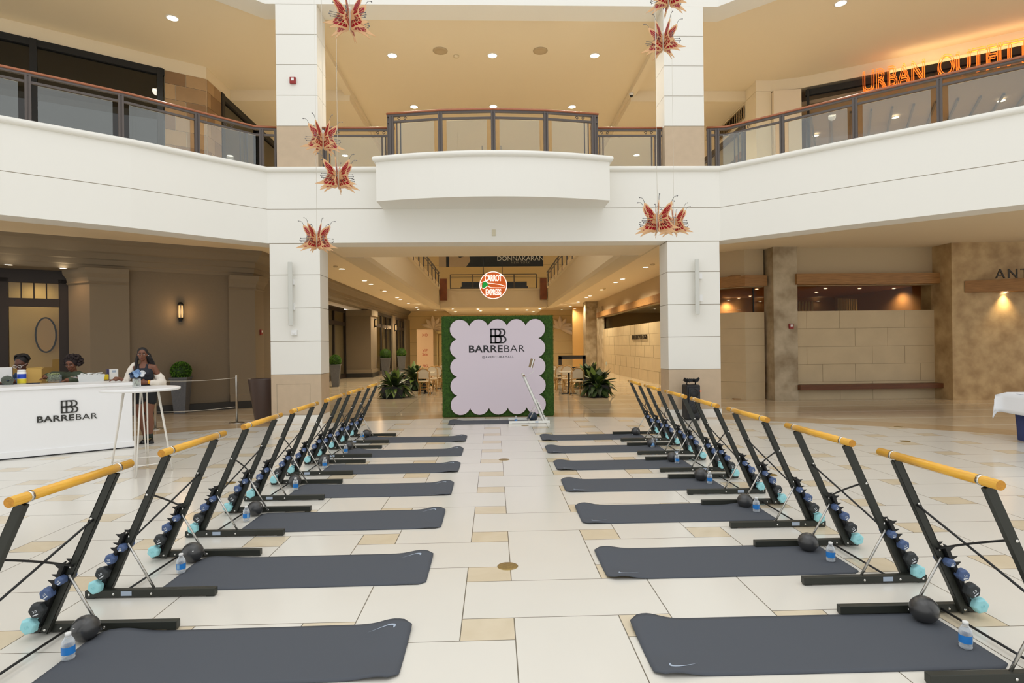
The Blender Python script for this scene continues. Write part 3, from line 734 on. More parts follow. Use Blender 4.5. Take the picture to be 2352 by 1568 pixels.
for i, (x, y, z) in enumerate([(12.2, 17.0, 8.4), (14.4, 15.8, 8.4), (10.6, 18.5, 8.4)]):
    disc_light((x, y, z), .09, 'bright shop light inside the orange lettered shop, %s' % ('near the lettering', 'at the right', 'by the pink wall')[i], 'upper shop lights', 320, (1, .82, .6))
for x, y, n in ((1011, 116, 'left'), (1241, 116, 'right')):
    m = MB(); m.lathe([(.19, -.001), (.19, -.015), (.12, -.02), (.09, -.005), (.002, -.004)], 24, cap=False)
    tag(m.build('ceiling_speaker', mat('grille_tan', (190, 170, 136), .6), None, at_z(x, y, ZT)), 'round flush speaker in the upper ceiling, %s one' % n, 'speaker', 'ceiling speakers')
def detector(p, nm, label):
    m = MB(); m.lathe([(.075, -.001), (.075, -.03), (.05, -.055), (.03, -.06)], 16)
    return tag(m.build(nm, mat('detector_cream', (226, 210, 176), .5), None, p), label, 'smoke detector')
detector(at_z(1048, 128, ZT), 'smoke_detector', 'cream smoke detector in the upper ceiling between the speakers')
detector(at_z(771, 611, ZC), 'smoke_detector', 'smoke detector in the lower ceiling beside the left pillar')
detector(at_z(1499, 606, ZC), 'smoke_detector', 'smoke detector in the lower ceiling beside the right pillar')
detector(at_z(877, 665, ZC), 'smoke_detector', 'smoke detector farther down the left corridor ceiling')
detector(at_z(1388, 662, ZC), 'smoke_detector', 'smoke detector farther down the right corridor ceiling')
def dome(p, label, r=.07):
    t = thing('security_camera', label, 'security camera', p)
    m = MB(); m.lathe([(r, 0), (r, -.06), (r*.8, -.07)], 16); m.build('housing', PAPERW, t)
    MB().ball((0, 0, -.07), r*.75, 14, 8).build('lens_dome', BLACK2, t)
dome(at_z(1450, 214, 9.12), 'dome security camera under the right upper ceiling edge'); dome(at_z(1147, 36, ZT), 'dome security camera in the middle of the upper ceiling', .05)

# sconces ------------------------------------------------------------
def sconce(loc, rz, label, power=6):
    t = thing('wall_lantern', label, 'wall lamp', loc, rz, 'wall lanterns'); t.scale = (.85, .9, .84)
    m = MB(); m.box(-.045, .045, 0, .03, -.3, .3); m.tube([(0, .02, -.24), (0, .1, -.24)], .018, 8); m.build('wall_bracket', BLACK2, t)
    m = MB()
    m.lathe([(.085, -.2), (.085, -.18)], 12, (0, .11, 0)); m.lathe([(.09, .2), (.095, .22), (.07, .25), (.05, .28), (.02, .30)], 12, (0, .11, 0)); m.lathe([(.05, -.25), (.07, -.2)], 12, (0, .11, 0))
    for k in range(6):
        q = PI/6+k*PI/3; x, y = .078*math.cos(q), .11+.078*math.sin(q); m.box(x-.011, x+.011, y-.011, y+.011, -.19, .21)
    m.build('cage', BLACK2, t)
    m = MB(); m.lathe([(.06, -.18), (.06, .19)], 12, (0, .11, 0)); m.build('lit_shade', emis('sconce_shade', (255, 200, 130), 1.1), t)
    L = bpy.data.lights.new('bulb', 'POINT'); L.energy = power; L.color = (1, .62, .3); L.shadow_soft_size = .1
    o = bpy.data.objects.new('bulb', L); COL.objects.link(o); o.parent = t; o.location = (0, .3, 0)
    return t
p = at_y(413, 679, 15.28); wn = math.atan2(-.85, .527)-PI/2
tl = .25; 
base = Vector(along(LW[1], LW[2], .515)).to_3d(); base.z = 2.62
sconce(base, wn+0, 'black six sided wall lantern on the taupe wall left of the hall', 8)
sconce((-6.77, 19.3, 2.65), -PI/2, 'black wall lantern just past the left pillar at the corridor mouth', 6)
sconce((-6.6, 31.9, 2.93), -PI/2, 'black wall lantern on the pier before the corridor windows', 10)
sconce((-6.55, 38.0, 2.85), -PI/2, 'black wall lantern between the two farthest corridor windows', 10)

# long slim wall units on the pillars, alarms -------------------------
def slim_unit(x, z0, z1, label, tilt):
    t = thing('column_speaker', label, 'speaker', (x, YF-.02, (z0+z1)/2)); h = (z1-z0)/2
    m = MB(); m.box(-.045, .045, -.16, -.06, -h, h); n = len(m.v); o = m.build('cabinet', mat('light_grey_metal', (206, 206, 198), .4), t, None, .01); o.rotation_euler = (0, 0, tilt)
    m = MB(); m.box(.0, .1, -.06, .02, -h*.35-.1, -h*.35+.05); m.box(.0, .1, -.06, .02, h*.3, h*.3+.12); m.build('bracket', PAPERW, t)
slim_unit(-4.42, 2.13, 3.5, 'tall slim grey speaker on the left pillar', .35); slim_unit(4.52, 2.28, 3.5, 'tall slim grey speaker on the right pillar', -.3)
m = MB(); m.box(-.06, .06, -.06, 0, -.06, .06); m.box(-.03, .03, -.075, -.06, -.03, .02)
tag(m.build('occupancy_sensor', PAPERW, None, (-4.34, YF, 1.98), .008), 'small white sensor box under the slim speaker on the left pillar', 'sensor')
def alarm(p, label, rz=0, s=1):
    t = thing('fire_alarm', label, 'fire alarm', p, rz)
    MB().box(-.065*s, .065*s, -.05, 0, -.07*s, .07*s).build('housing', mat('alarm_red', (150, 44, 40), .4), t, None, .008)
    m = MB(); m.box(-.03*s, .03*s, -.058, -.05, -.01*s, .05*s); m.build('strobe', PAPERW, t)
alarm((-4.31, YF, 7.46), 'red fire alarm strobe on the upper left pillar'); alarm((8.35, 15.93, 2.09), 'red fire alarm on the concrete column')
alarm((-6.66, 16.6, 2.1), 'red fire alarm on the wall corner left of the left pillar', PI/2)
m = MB(); m.box(-.04, .04, -.02, 0, -.07, .07)
tag(m.build('wall_outlet', mat('outlet_cream', (214, 206, 180), .5), None, (.02, YF, 4.13), .006), 'small cream outlet plate under the bowed balcony', 'outlet')
m = MB(); m.box(-.012, .012, -.42, .42, 0, .0); 
m = MB()
for k in range(14): m.box(0, .02, -.9+k*.13, -.82+k*.13, -.16, .16)
m.box(.0, .012, -.95, .95, -.2, .2)
tag(m.build('vent_grille', mat('vent_grey', (150, 130, 100), .6), None, (7.69-.02, 18.2, 8.66)), 'rectangular vent grille high on the upper right wall', 'vent')

# ================================================================== SIGNS
# round neon sign in the corridor
sp_ = at_y(1133, 655, 22.0); rad = .53
t = thing('neon_sign', 'round orange hanging neon sign reading CARROT EXPRESS', 'sign', sp_)
m = MB(); m.lathe([(rad, -.04), (rad, .04)], 48); m.xf(Matrix.Rotation(PI/2, 4, 'X')); m.build('sign_board', mat('sign_orange', (196, 92, 30), .5, noise=.25, nscale=4, emit=(200, 84, 20), estr=.35), t)
NEON = emis('neon_white', (255, 240, 224), 1.4)
m = MB(); m.tube([(rad*.965*math.cos(2*PI*i/48), -.055, rad*.965*math.sin(2*PI*i/48)) for i in range(49)], .016, 6, 0, False)
m.build('neon_ring', NEON, t)
for s, z in (('CARROT', .26), ('EXPRESS', -.28)):
    q = text_mb(s, .32, 0, 0, .0115, .95); q.xf(Matrix.Scale(.52, 4, (1, 0, 0))); q.xf(frame3((0, -.06, z), (1, 0, 0), UP)); q.build('neon_lettering', NEON, t)
g = [(-.42, .02), (-.44, -.04), (-.36, -.1), (-.38, .1), (-.28, .14), (-.22, .08), (-.2, -.02), (-.3, -.09), (-.37, -.1)]
m = MB(); m.plate([(-.43, -.04), (-.4, -.12), (-.2, -.03), (-.21, .06), (-.3, .13), (-.4, .1)], (0, -.05, 0), (1, 0, 0), UP, .005)
m.build('carrot_leaves', emis('neon_green', (40, 160, 70), .9), t)
car = [(-.2, .08), (0, .06), (.25, .02), (.46, -.04), (.4, -.1), (.1, -.1), (-.1, -.09), (-.22, -.03), (-.36, -.13), (-.45, -.1), (-.46, .1), (-.38, .13), (-.3, .16), (-.2, .08)]
m = MB(); m.tube([(x, -.065, z) for x, z in car], .012, 6); m.build('neon_outline', NEON, t)
m = MB(); hh = ZT-sp_.z; m.box(-.38, -.36, -.01, .01, .38, hh); m.box(.34, .36, -.01, .01, .38, hh); m.build('hanging_rod', BLACK2, t)
# banner beyond the bridge
p0 = at_y(1008, 613, 38.5); p1 = at_y(1248, 613, 38.5)
t = thing('hanging_banner', 'dark navy hanging banner with pale capital lettering above the far bridge', 'banner', (p0.x, 38.5, p0.z))
W = p1.x-p0.x
m = MB(); m.box(.1, .13, -.01, .01, 1.5, ZT-p0.z); m.box(W-.13, W-.1, -.01, .01, 1.5, ZT-p0.z); m.build('hanging_rod', BLACK2, t)
MB().box(0, W, -.02, .02, 0, 1.5).build('fabric', mat('banner_navy', (44, 54, 68), .7, noise=.2, nscale=2), t)
m = MB(); m.box(0, W*.07, -.03, -.02, 0, 1.5); m.plate([(.0, 0), (W*.16, 0), (W*.2, .38), (W*.19, .8), (W*.1, .6), (.0, 1.1)], (W*.1, -.03, 0), (1, 0, 0), UP, .005); m.build('printed_figure', mat('banner_print', (176, 160, 140), .7), t)
q = text_mb('DONNAKARAN', .44, .004, 0, 0, 1.0); q.xf(frame3((W*.78, -.03, .52), (1, 0, 0), UP)); q.build('lettering', PRINT, t)
q = text_mb('NEW YORK', .2, .004, 0, 0, 1.3); q.xf(frame3((W*.78, -.03, .25), (1, 0, 0), UP)); q.build('lettering', mat('dim_print', (140, 140, 136), .6), t)
# orange outlined letters upstairs
a = Vector((10.6, 15.45, 0)); d = Vector((.845, -.535, 0))
pu = at_y(1992, 184, 15.2)
for word, px0, py0, px1, py1, lab in (('URBAN', 1990, 188, 2133, 150, 'orange outlined letters URBAN glowing above the upper right shopfront'), ('OUTFITTERS', 2163, 140, 2470, 52, 'orange outlined letters OUTFITTERS glowing at the far upper right')):
    # stand the word in the shopfront plane: x along d through (10.94,15.0)
    def onp(px, py):
        r = ray(px, py); A = Vector((10.94, 14.95, 0)); n = Vector((d.y, -d.x, 0)); s = (A-CAM).dot(n)/r.dot(n); return CAM+r*s
    P = onp(px0, py0); Q = onp(px1, py1); Wd = (Vector((Q.x, Q.y))-Vector((P.x, P.y))).length
    q = text_mb(word, .8, 0, 0, .012, 1.0, 'LEFT'); xs = [v[0] for v in q.v]; ys = [v[1] for v in q.v]; sc = Wd/(max(xs)-min(xs))
    hz = .58/(max(ys)-min(ys))
    q.v = [((x-min(xs))*sc, (y-(min(ys)+max(ys))/2)*hz, z) for x, y, z in q.v]
    n = len(q.v); f0 = [list(f) for f in q.f]; v2 = [(x, y, z-.14) for x, y, z in q.v]
    q2 = MB(); q2.v = list(q.v)+v2; q2.f = f0+[[i+n for i in f] for f in f0]; q2.mi = [0]*len(q2.f); q2.sm = [False]*len(q2.f)
    q2.xf(frame3((P.x-.12, P.y-.03, 8.70), d, UP))
    tag(q2.build('shop_sign_letters', mat('orange_neon', (240, 130, 50), .4, emit=(255, 120, 40), estr=1.1)), lab, 'sign')
L = bpy.data.lights.new('letter_glow', 'AREA'); L.shape = 'RECTANGLE'; L.size = 4.5; L.size_y = .1; L.energy = 7; L.color = (1, .76, .4)
m = MB(); m.sweep([(10.7, 15.12), (14.6, 12.65)], [(0, 8.84), (.09, 8.84), (.09, 8.88), (0, 8.88)])
lb = tag(m.build('light_trough', emis('trough_glow', (255, 216, 140), 1.1)), 'warm light trough above the orange letters under the upper ceiling', 'light')
o = bpy.data.objects.new('bulb', L); COL.objects.link(o); o.parent = lb
o.matrix_world = Matrix.Translation((12.6, 13.75, 8.9)) @ Matrix.Rotation(-.565, 4, 'Z') @ Matrix.Rotation(PI-.4, 4, 'X')
# palm leaf sculptures at the far end
def leaf_sculpture(p, label, flip=1):
    t = thing('leaf_sculpture', label, 'sculpture', p)
    for k in range(7):
        ang = (-.2+k*.45)
        m = MB(); pts = []; n = 9
        vs = []
        for i in range(n+1):
            s = i/n; r = s*1.15; x = math.cos(ang)*r; z = math.sin(ang)*r*.9-.35*s*s*abs(math.cos(ang)); wd = .16*math.sin(PI*min(1, s*.93+.05))+.01
            vs.append(((x-math.sin(ang)*wd)*flip, -.15*s, z+math.cos(ang)*wd)); vs.append(((x+math.sin(ang)*wd)*flip, -.15*s+.03, z-math.cos(ang)*wd))
        m.add(vs, [(2*i, 2*i+1, 2*i+3, 2*i+2) for i in range(n)], 0, True)
        o = m.build('leaf', mat('leaf_white', (238, 218, 190), .5), t); so_ = o.modifiers.new('s', 'SOLIDIFY'); so_.thickness = .03
leaf_sculpture(at_y(995, 755, 44.9), 'white fan of plaster leaves high on the far wall left of the grass backdrop')
leaf_sculpture(at_y(1287, 755, 44.9), 'white fan of plaster leaves high on the far wall right of the grass backdrop')
m = MB()
for x in (-4.4, -3.6): m.box(x-.05, x+.05, 44.6, 44.8, 0, 2.6)
m.box(-4.5, -3.5, 44.6, 44.8, 2.55, 2.75); m.box(-4.3, -3.7, 44.85, 44.9, 0, 2.5)
tag(struct(m.build('door_2', mat('cream_trim', (228, 206, 150), .5))), 'cream framed door at the far end left of the backdrop', 'door')
p = at_y(986, 868, 30)
m = MB(); m.box(-.42, .42, 0, .04, 0, 2.5); 
t = tag(m.build('poster_board', mat('poster_pink', (226, 190, 150), .6), None, (at_d(977, 800, 30).x, 30, 0)), 'tall pinkish poster board standing at the far end behind the chairs', 'poster')
for z, b in ((2.2, 'XO'), (1.4, 'VIP'), (1.2, 'Sale'), (.6, 'FIG')):
    q = text_mb(b, .2, .003); q.xf(frame3((0, -.005, z), (1, 0, 0), UP)); q.build('lettering', mat('poster_red', (186, 70, 50), .6), t)
# ================================================================== BARRES, MATS AND GEAR
class BoltMaker:
    me = None
    def copy_to(s, parent, loc):
        if s.me is None:
            m = MB(); m.ball((0, 0, 0), .0085, 10, 6, 0, (1, .7, 1)); o = m.build('bolt', CHROME); s.me = o.data
        else: o = bpy.data.objects.new('bolt', s.me); COL.objects.link(o)
        o.parent = parent; o.location = loc
bolt = BoltMaker()
def make_barre(label, white=False):
    """origin: floor, outer end of the far base rail; x grows away from the aisle; rails run along x, bar along y"""
    bk = mat('white_powder_coat', (232, 232, 226), .4) if white else BLACK
    t = thing('ballet_barre', label, 'ballet barre')
    SP = .73
    def post_x(z): return -.115-.445*(z-.03)
    for y in (0, -SP):
        m = MB(); m.box(-.86, 0, y-.022, y+.022, .008, .055); m.box(-.855, -.80, y-.018, y+.018, 0, .01); m.box(-.06, -.005, y-.018, y+.018, 0, .01)
        r = m.build('base_rail', bk, t, None, .003)
        for x in (-.03, -.19, -.44): bolt.copy_to(r, (x, y-.024, .03))
        if y:
            m = MB(); m.box(-.31, -.24, y-.0235, y-.0225, .018, .048); m.build('sticker', GREYP, r)
        # leaning post
        y0 = y; y = -.036 if y == 0 else -SP+.036
        p0 = Vector((post_x(.02), y, .02)); p1 = Vector((post_x(.945), y, .945))
        m = MB(); d = (p1-p0).normalized(); nx = Vector((d.z, 0, -d.x))
        for s in (-1, 1): m.bar(p0+nx*s*.021, p1+nx*s*.021, .03, .005, (1, 0, 0))
        m.bar(p0+Vector((0, .012, 0)), p1+Vector((0, .012, 0)), .006, .045, tuple(nx))
        m.bar(p0-Vector((0, .012, 0)), p1-Vector((0, .012, 0)), .006, .045, tuple(nx))
        po = m.build('post', bk, t)
        for z in (.40, .68): bolt.copy_to(po, (post_x(z)+.012, y-.017, z))
        if not y0: bolt.copy_to(po, (post_x(.035), y-.017, .035))
        m = MB(); m.tube([(post_x(.36)-.01, y-.03, .36), (-.455, y-.03, .035)], .008, 8); m.build('stay_rod', STEEL, t)
        # weight rack: notched black plate with four forked cradles on the outer side of the post
        m = MB(); base = Vector((post_x(.1)+.03, y, .08)); top = Vector((post_x(.42)+.03, y, .42)); dd = (top-base)
        out = Vector((dd.z, 0, -dd.x)).normalized(); e = dd.normalized()
        prof = []
        L = dd.length
        for k in range(4):
            c = .03+k*.098; prof += [(c-.035, .012), (c-.03, .05), (c-.018, .022), (c+.018, .022), (c+.03, .055), (c+.04, .03)]
        poly = [(-.02, 0)]+[(a, b) for a, b in prof]+[(L+.03, 0)]
        for yy in (-.05, .04): m.plate(poly[::-1], base+Vector((0, yy, 0)), e, out, .008)
        m.box(-.2+.1, -.05, y-.05, y+.048, .055, .062)
        m.bar(base+out*.006, top+out*.006, .1, .008, tuple(out)); m.build('weight_rack', mat('white_powder_coat', (232, 232, 226), .4) if white else BLACK2, t)
    # braces crossing between the posts, slightly sprung
    def brace(z0, z1, name):
        pts = []
        for i in range(9):
            s = i/8; z = z0+(z1-z0)*s; pts.append((post_x(z)-.006*math.sin(PI*s), -.036-(SP-.072)*s, z+.006*math.sin(PI*s)))
        m = MB(); m.tube(pts, .0065, 6); m.build(name, bk if white else BLACK2, t)
    brace(.68, .36, 'cross_brace'); brace(.40, .68, 'cross_brace')
    m = MB(); m.tube([(-.235, .0, .028), (-.235, -SP, .028)], .007, 6); m.build('floor_rod', bk if white else BLACK2, t)
    # wooden bar with metal clamps
    m = MB(); r = .0245
    m.tube([(-.535, .085, .972), (-.535, -SP-.055, .972)], r, 20, 0, False)
    m.add([(-.535+r*math.cos(2*PI*j/20), .085, .972+r*math.sin(2*PI*j/20)) for j in range(20)], [list(range(20))], 1)
    m.add([(-.535+r*math.cos(2*PI*j/20), -SP-.055, .972+r*math.sin(2*PI*j/20)) for j in range(20)], [list(range(20))[::-1]], 1)
    b = m.build('wooden_bar', [PAPERW if white else BARWOOD, BARWOOD2], t)
    for y in (-.036, -SP+.055):
        m = MB(); m.tube([(-.535, y-.010, .972), (-.535, y+.010, .972)], .0275, 20); m.build('clamp', CHROME, b)
    return t
barre = {}
YR = [3.44, 4.61, 5.82, 6.97, 8.08, 9.24, 10.42]
YL = [3.49, 4.68, 5.90, 7.07, 8.27, 9.43, 10.68]
first = make_barre('x')
b_right = []; 
def mirror_mesh_tree(o, parent=None):
    c = o.copy(); COL.objects.link(c); c.parent = parent
    if parent: c.location.x = -c.location.x
    if o.data:
        me = o.data.copy(); me.transform(Matrix.Scale(-1, 4, (1, 0, 0))); me.flip_normals(); c.data = me
    for ch in kids(o): mirror_mesh_tree(ch, c)
    return c
first_l = mirror_mesh_tree(first)
XO = lambda y, s: (2.915+.0085*y) if s > 0 else (-2.79+.0091*y)
rnd = random.Random(11)
BAR = []
for i in range(7):
    for s, Y, src, side in ((1, YR, first, 'right'), (-1, YL, first_l, 'left')):
        y = Y[i]; x = XO(y, s)
        lab = '%s black barre with golden wooden bar in the %s row' % (ORD[i], side) if i not in (1, 2, 3, 4, 5) else '%s nearest black barre with golden wooden bar in the %s row' % (ORD[i], side)
        if i == 0: o = src; o.location = (x, y, 0); o['label'] = lab
        else: o = copy_thing(src, lab, (x, y, 0))
        o.rotation_euler = (0, 0, rnd.uniform(-.012, .012)-.009); o['group'] = 'barres in the two rows'; BAR.append((o, i, s, side, x, y))

# dumbbells -------------------------------------------------------------
def make_dumbbell(mt_, r, L=.165, hexo=0):
    t = thing('dumbbell', 'x', 'dumbbell')
    m = MB(); m.tube([(0, -L/2+.03, 0), (0, L/2-.03, 0)], r*.42, 12); m.build('handle', mt_, t)
    for s in (-1, 1):
        m = MB(); n = 6; rings = [(r*.8, L/2), (r, L/2-.012), (r, L/2-.045), (r*.7, L/2-.06)]
        v = []
        for rr_, yy in rings:
            for j in range(n):
                a = hexo+2*PI*j/n; v.append((rr_*math.cos(a), s*yy, rr_*math.sin(a)))
        f = [list(range(n)), list(range(3*n, 4*n))]
        for k in range(3):
            for j in range(n): f.append((k*n+j, k*n+(j+1) % n, (k+1)*n+(j+1) % n, (k+1)*n+j))
        m.add(v, f); h = m.build('weight_head', mt_, t, None, .004)
        if s < 0:
            q = text_mb('3.0' if mt_ is CHAR else '2.0', r*.45, .0008); q.xf(frame3((0, -L/2-.001, 0), (.9, 0, .42), (-.42, 0, .9)))
            q2 = MB(); q2.box(-r*.35, r*.35, -.001, .0005, -.003, .003); q2.xf(Matrix.Translation((r*.12, -L/2, -r*.4)) @ Matrix.Rotation(-.44, 4, 'Y'))
            q.add(q2.v, q2.f); q.build('printed_weight', mt_ if mt_ is TEAL else PRINT, h)
    return t
DB = {'teal': make_dumbbell(TEAL, .048, .17, .3), 'charcoal': make_dumbbell(CHAR, .046, .17, .1), 'navy': make_dumbbell(NAVY, .037, .15, .5), 'top': make_dumbbell(NAVY, .028, .13, .2)}
used = set()
spots = [('teal', -.07, .085, 'teal'), ('charcoal', -.118, .175, 'charcoal'), ('navy', -.165, .265, 'navy'), ('top', -.235, .335, 'small navy')]
for (b, i, s, side, x, y) in BAR:
    for pi, (dy, pn) in enumerate(((-.036, 'far'), (-.694, 'near'))):
        if i == 0 and pi == 1: continue
        for key, lx, z, cn in spots:
            src = DB[key]; dz = 0
            lab = '%s dumbbell on the %s post rack of the %s%s barre, %s row' % (cn, pn, ORD[i], '' if i in (0, 6) else ' nearest', side)
            px_ = x+(lx)*s
            loc = (px_, y+dy-.005, z)
            if key not in used: used.add(key); o = src; o.location = loc; o['label'] = lab
            else: o = copy_thing(src, lab, loc)
            o['group'] = 'dumbbells on the barre racks'; o.rotation_euler = (0, rnd.uniform(-.3, .3), 0)

# mats -----------------------------------------------------------------
def mat_mesh(s, y0, seed, L=1.83, Wd=.60, swoosh=True):
    """s=+1 mat lies to the right of the aisle: aisle end at local x=0, grows outward"""
    r = random.Random(seed); nx, ny = 60, 16; th = .006
    a1_, a2_, b1_, b2_ = r.uniform(.018, .04), r.uniform(.0, .03), r.uniform(.02, .045), r.uniform(.0, .02)
    amp2 = r.uniform(.0, .03)
    def h(u, v):                              # u metres from aisle end, v 0..1 (0 near, 1 far)
        e = math.exp(-((u-.10)/.11)**2)
        z = e*(a1_*max(0, v-.35)/.65+a2_*max(0, .3-v)/.3*.9)
        e2 = math.exp(-((L-u-.14)/.13)**2)
        z += e2*(amp2*max(0, v-.4)/.6)
        return z
    v_ = []; f = []
    rc = .05
    for j in range(ny+1):
        vv = j/ny
        inset = 0
        dyy = min(vv, 1-vv)*Wd
        if dyy < rc: inset = rc-math.sqrt(max(0, rc*rc-(rc-dyy)**2))
        for i in range(nx+1):
            u = inset+(L-2*inset)*i/nx
            v_.append((u*s, vv*Wd, .001+h(u, vv)))
    n = len(v_); v_ += [(a, b, c+th) for a, b, c in v_]
    W_ = nx+1
    for j in range(ny):
        for i in range(nx):
            q = [j*W_+i, j*W_+i+1, (j+1)*W_+i+1, (j+1)*W_+i]; f.append(q[::-1]); f.append([n+k for k in q])
    edge = [i for i in range(W_)]+[j*W_+nx for j in range(1, ny+1)]+[ny*W_+i for i in range(nx-1, -1, -1)]+[j*W_ for j in range(ny-1, 0, -1)]
    for a, b in zip(edge, edge[1:]+edge[:1]): f.append([a, b, n+b, n+a])
    m = MB(); m.add(v_, f, 0, True)
    # tick shaped mark near the aisle end
    top = [(0, .30), (.03, .22), (.08, .17), (.16, .155), (.30, .21), (.46, .30), (.62, .40)]
    sw = MB()
    outer = [(.045, .335), (.012, .28), (0, .2), (.03, .13), (.10, .11), (.19, .13), (.33, .2), (.48, .29), (.62, .385)]
    inner = [(.045, .335), (.052, .28), (.052, .235), (.075, .2), (.12, .185), (.2, .19), (.33, .235), (.48, .305), (.62, .385)]
    k = .26
    vs = []
    for (a, b), (c, d_) in zip(outer, inner):
        for (p, q) in ((a, b), (c, d_)):
            if s > 0: u = .09+p*k; vv = (.055+(q-.1)*k*.75)/Wd
            else: u = .09+p*k; vv = 1-(.055+(q-.1)*k*.75)/Wd
            vs.append((u*s, vv*Wd, .0085+h(u, vv)))
    sw.add(vs, [(2*i, 2*i+1, 2*i+3, 2*i+2) for i in range(len(outer)-1)])
    return m, sw
AX = lambda y, s: (.775+.0045*y) if s > 0 else (-.475-.004*y)
MY = {1: [2.84, 4.03, 5.29, 6.43, 7.55, 8.74, 9.90], -1: [2.885, 4.03, 5.25, 6.40, 7.55, 8.66, 9.93]}
for i in range(7):
    for s, side in ((1, 'right'), (-1, 'left')):
        y = MY[s][i]; m, sw = mat_mesh(s, y, 5+i*2+(s > 0), 1.83, .58 if (i == 0 and s < 0) else .60)
        w_ = .6 if i else .62
        o = m.build('exercise_mat', MATF, None, (AX(y, s)+rnd.uniform(-.015, .015), y, 0), 0, False)
        o.rotation_euler = (0, 0, rnd.uniform(-.008, .008))
        tag(o, '%s%s charcoal exercise mat on the %s of the aisle' % (ORD[i], '' if i in (0, 6) else ' nearest', side), 'exercise mat', 'mats in the two rows')
        sw.build('printed_tick', GREYP, o, None, 0, False)
# balls ----------------------------------------------------------------
ballpx = {-1: [(190, 1457, 32), (438, 1284, 23), (583, 1180, 20), (675, 1115, 14), (743, 1069, 13), (800, 1034, 11), (841, 1005, 10)],
          1: [(2117, 1419, 34), (1852, 1258, 24), (1708, 1158, 19.5), (1608, 1098, 15.5), (1542, 1056, 13), (1495, 1022, 11), (1459, 993, 9.5)]}
MB_ = MB(); MB_.ball((0, 0, .074), .075, 40, 24, 0, (1.02, 1.0, .98)); proto = None
for s, side in ((-1, 'left'), (1, 'right')):
    for i, (x, yb, r) in enumerate(ballpx[s]):
        yy_ = (YL if s < 0 else YR)[i]-.118; g = at_y(x, 900, yy_)
        lab = '%s%s black exercise ball in the %s row' % (ORD[i], '' if i in (0, 6) else ' nearest', side)
        if proto is None: proto = o = MB_.build('exercise_ball', BALLM); proto_l = MB().lathe([(.006, 0), (.005, .003)], 10).build('valve_plug', PAPERW, proto, (.045, -.052, .102))
        else: o = copy_thing(proto, lab, (0, 0, 0))
        o.location = (g.x, yy_, .0); o.rotation_euler = (0, 0, i*.8+s); sc = 1+.04*math.sin(i*2.3+s); o.scale = (sc, sc, sc)
        tag(o, lab, 'exercise ball', 'exercise balls beside the barres')
# bottles --------------------------------------------------------------
t = thing('water_bottle', 'x', 'water bottle')
prof = [(.026, 0), (.030, .004), (.031, .012), (.0285, .018), (.031, .024), (.031, .035), (.0295, .04), (.0295, .068), (.031, .072), (.031, .086), (.028, .100), (.018, .116), (.0125, .124), (.0125, .13)]
MB().lathe(prof, 24).build('bottle_body', whitened_clear('pet_plastic', (236, 242, 248), .22), t)
MB().lathe([(.0275, .004), (.029, .012), (.028, .03), (.0285, .085), (.024, .1)], 24).build('water', whitened_clear('water', (214, 224, 232), .3), t)
MB().lathe([(.0315, .032), (.0315, .073)], 24, cap=False).build('bottle_label', mat('label_blue', (44, 132, 214), .4), t)
m = MB()
for k in range(5):
    a0 = -2.2+k*.14; m.add([(.0319*math.cos(a0+q*.13), .0319*math.sin(a0+q*.13), z) for q in (0, 1) for z in (.036, .069)], [(0, 2, 3, 1)])
m.build('label_print', mat('label_pale', (150, 190, 224), .4), t)
MB().lathe([(.0145, .126), (.0145, .142), (.012, .143)], 20).build('bottle_cap', PAPERW, t)
bpx = {-1: [(157, 1515), (416, 1317), (566, 1198), (679, 1127), (746, 1076), (794, 1043), (832, 1009)],
       1: [(2218, 1489), (1908, 1290), (1737, 1177), (1630, 1112), (1555, 1066), (1499, 1029), (1456, 1001)]}
k = 0
for s, side in ((-1, 'left'), (1, 'right')):
    for i, (x, yb) in enumerate(bpx[s]):
        g = at_z(x, yb-2, .007)
        lab = '%s%s small water bottle with blue label in the %s row' % (ORD[i], '' if i in (0, 6) else ' nearest', side)
        o = t if k == 0 else copy_thing(t, lab, (0, 0, 0)); k += 1
        o.location = (g.x, g.y, .0075); o.rotation_euler = (0, 0, i*1.1+s); o['label'] = lab; o['group'] = 'water bottles on the mats'
# instructor's place ---------------------------------------------------
bb = mirror_mesh_tree(first_l)
for o in kids(bb)+[g for c in kids(bb) for g in kids(c)]:
    if o.data and o.data.materials and o.data.materials[0] in (BLACK, BLACK2): 
        o.data.materials[0] = mat('white_powder_coat', (232, 232, 226), .4)
    if o.name.startswith('wooden_bar'): o.data.materials[0] = mat('white_powder_coat', (232, 232, 226), .4); o.data.materials[1] = mat('grey_brown_end', (140, 116, 96), .5)
g = at_z(1263, 972, 0)
bb.location = (g.x, g.y+.55, 0); bb.rotation_euler = (0, 0, 0); bb.scale = (1.0, .72, 1.04)
tag(bb, 'white barre in front of the grass backdrop', 'ballet barre', 'instructor place'); 
m, sw = mat_mesh(1, 0, 77)
o = m.build('exercise_mat', MATF, None, (at_z(1030, 972, 0).x, 12.08, 0), 0, False); sw.build('printed_tick', GREYP, o, None, 0, False)
tag(o, 'charcoal exercise mat lying in front of the grass backdrop', 'exercise mat', 'instructor place')
o = copy_thing(proto, 'blue grey exercise ball beside the white barre', (at_z(1223, 966, 0).x, 12.35, .01), 0, 'instructor place', (1.35, 1.35, 1.35))
me = o.data.copy(); me.materials[0] = mat('blue_grey_rubber', (46, 62, 78), .35); o.data = me
copy_thing(t, 'small water bottle beside the white barre', (at_z(1184, 967, 0).x, 12.2, .0075), 1.0, 'instructor place')
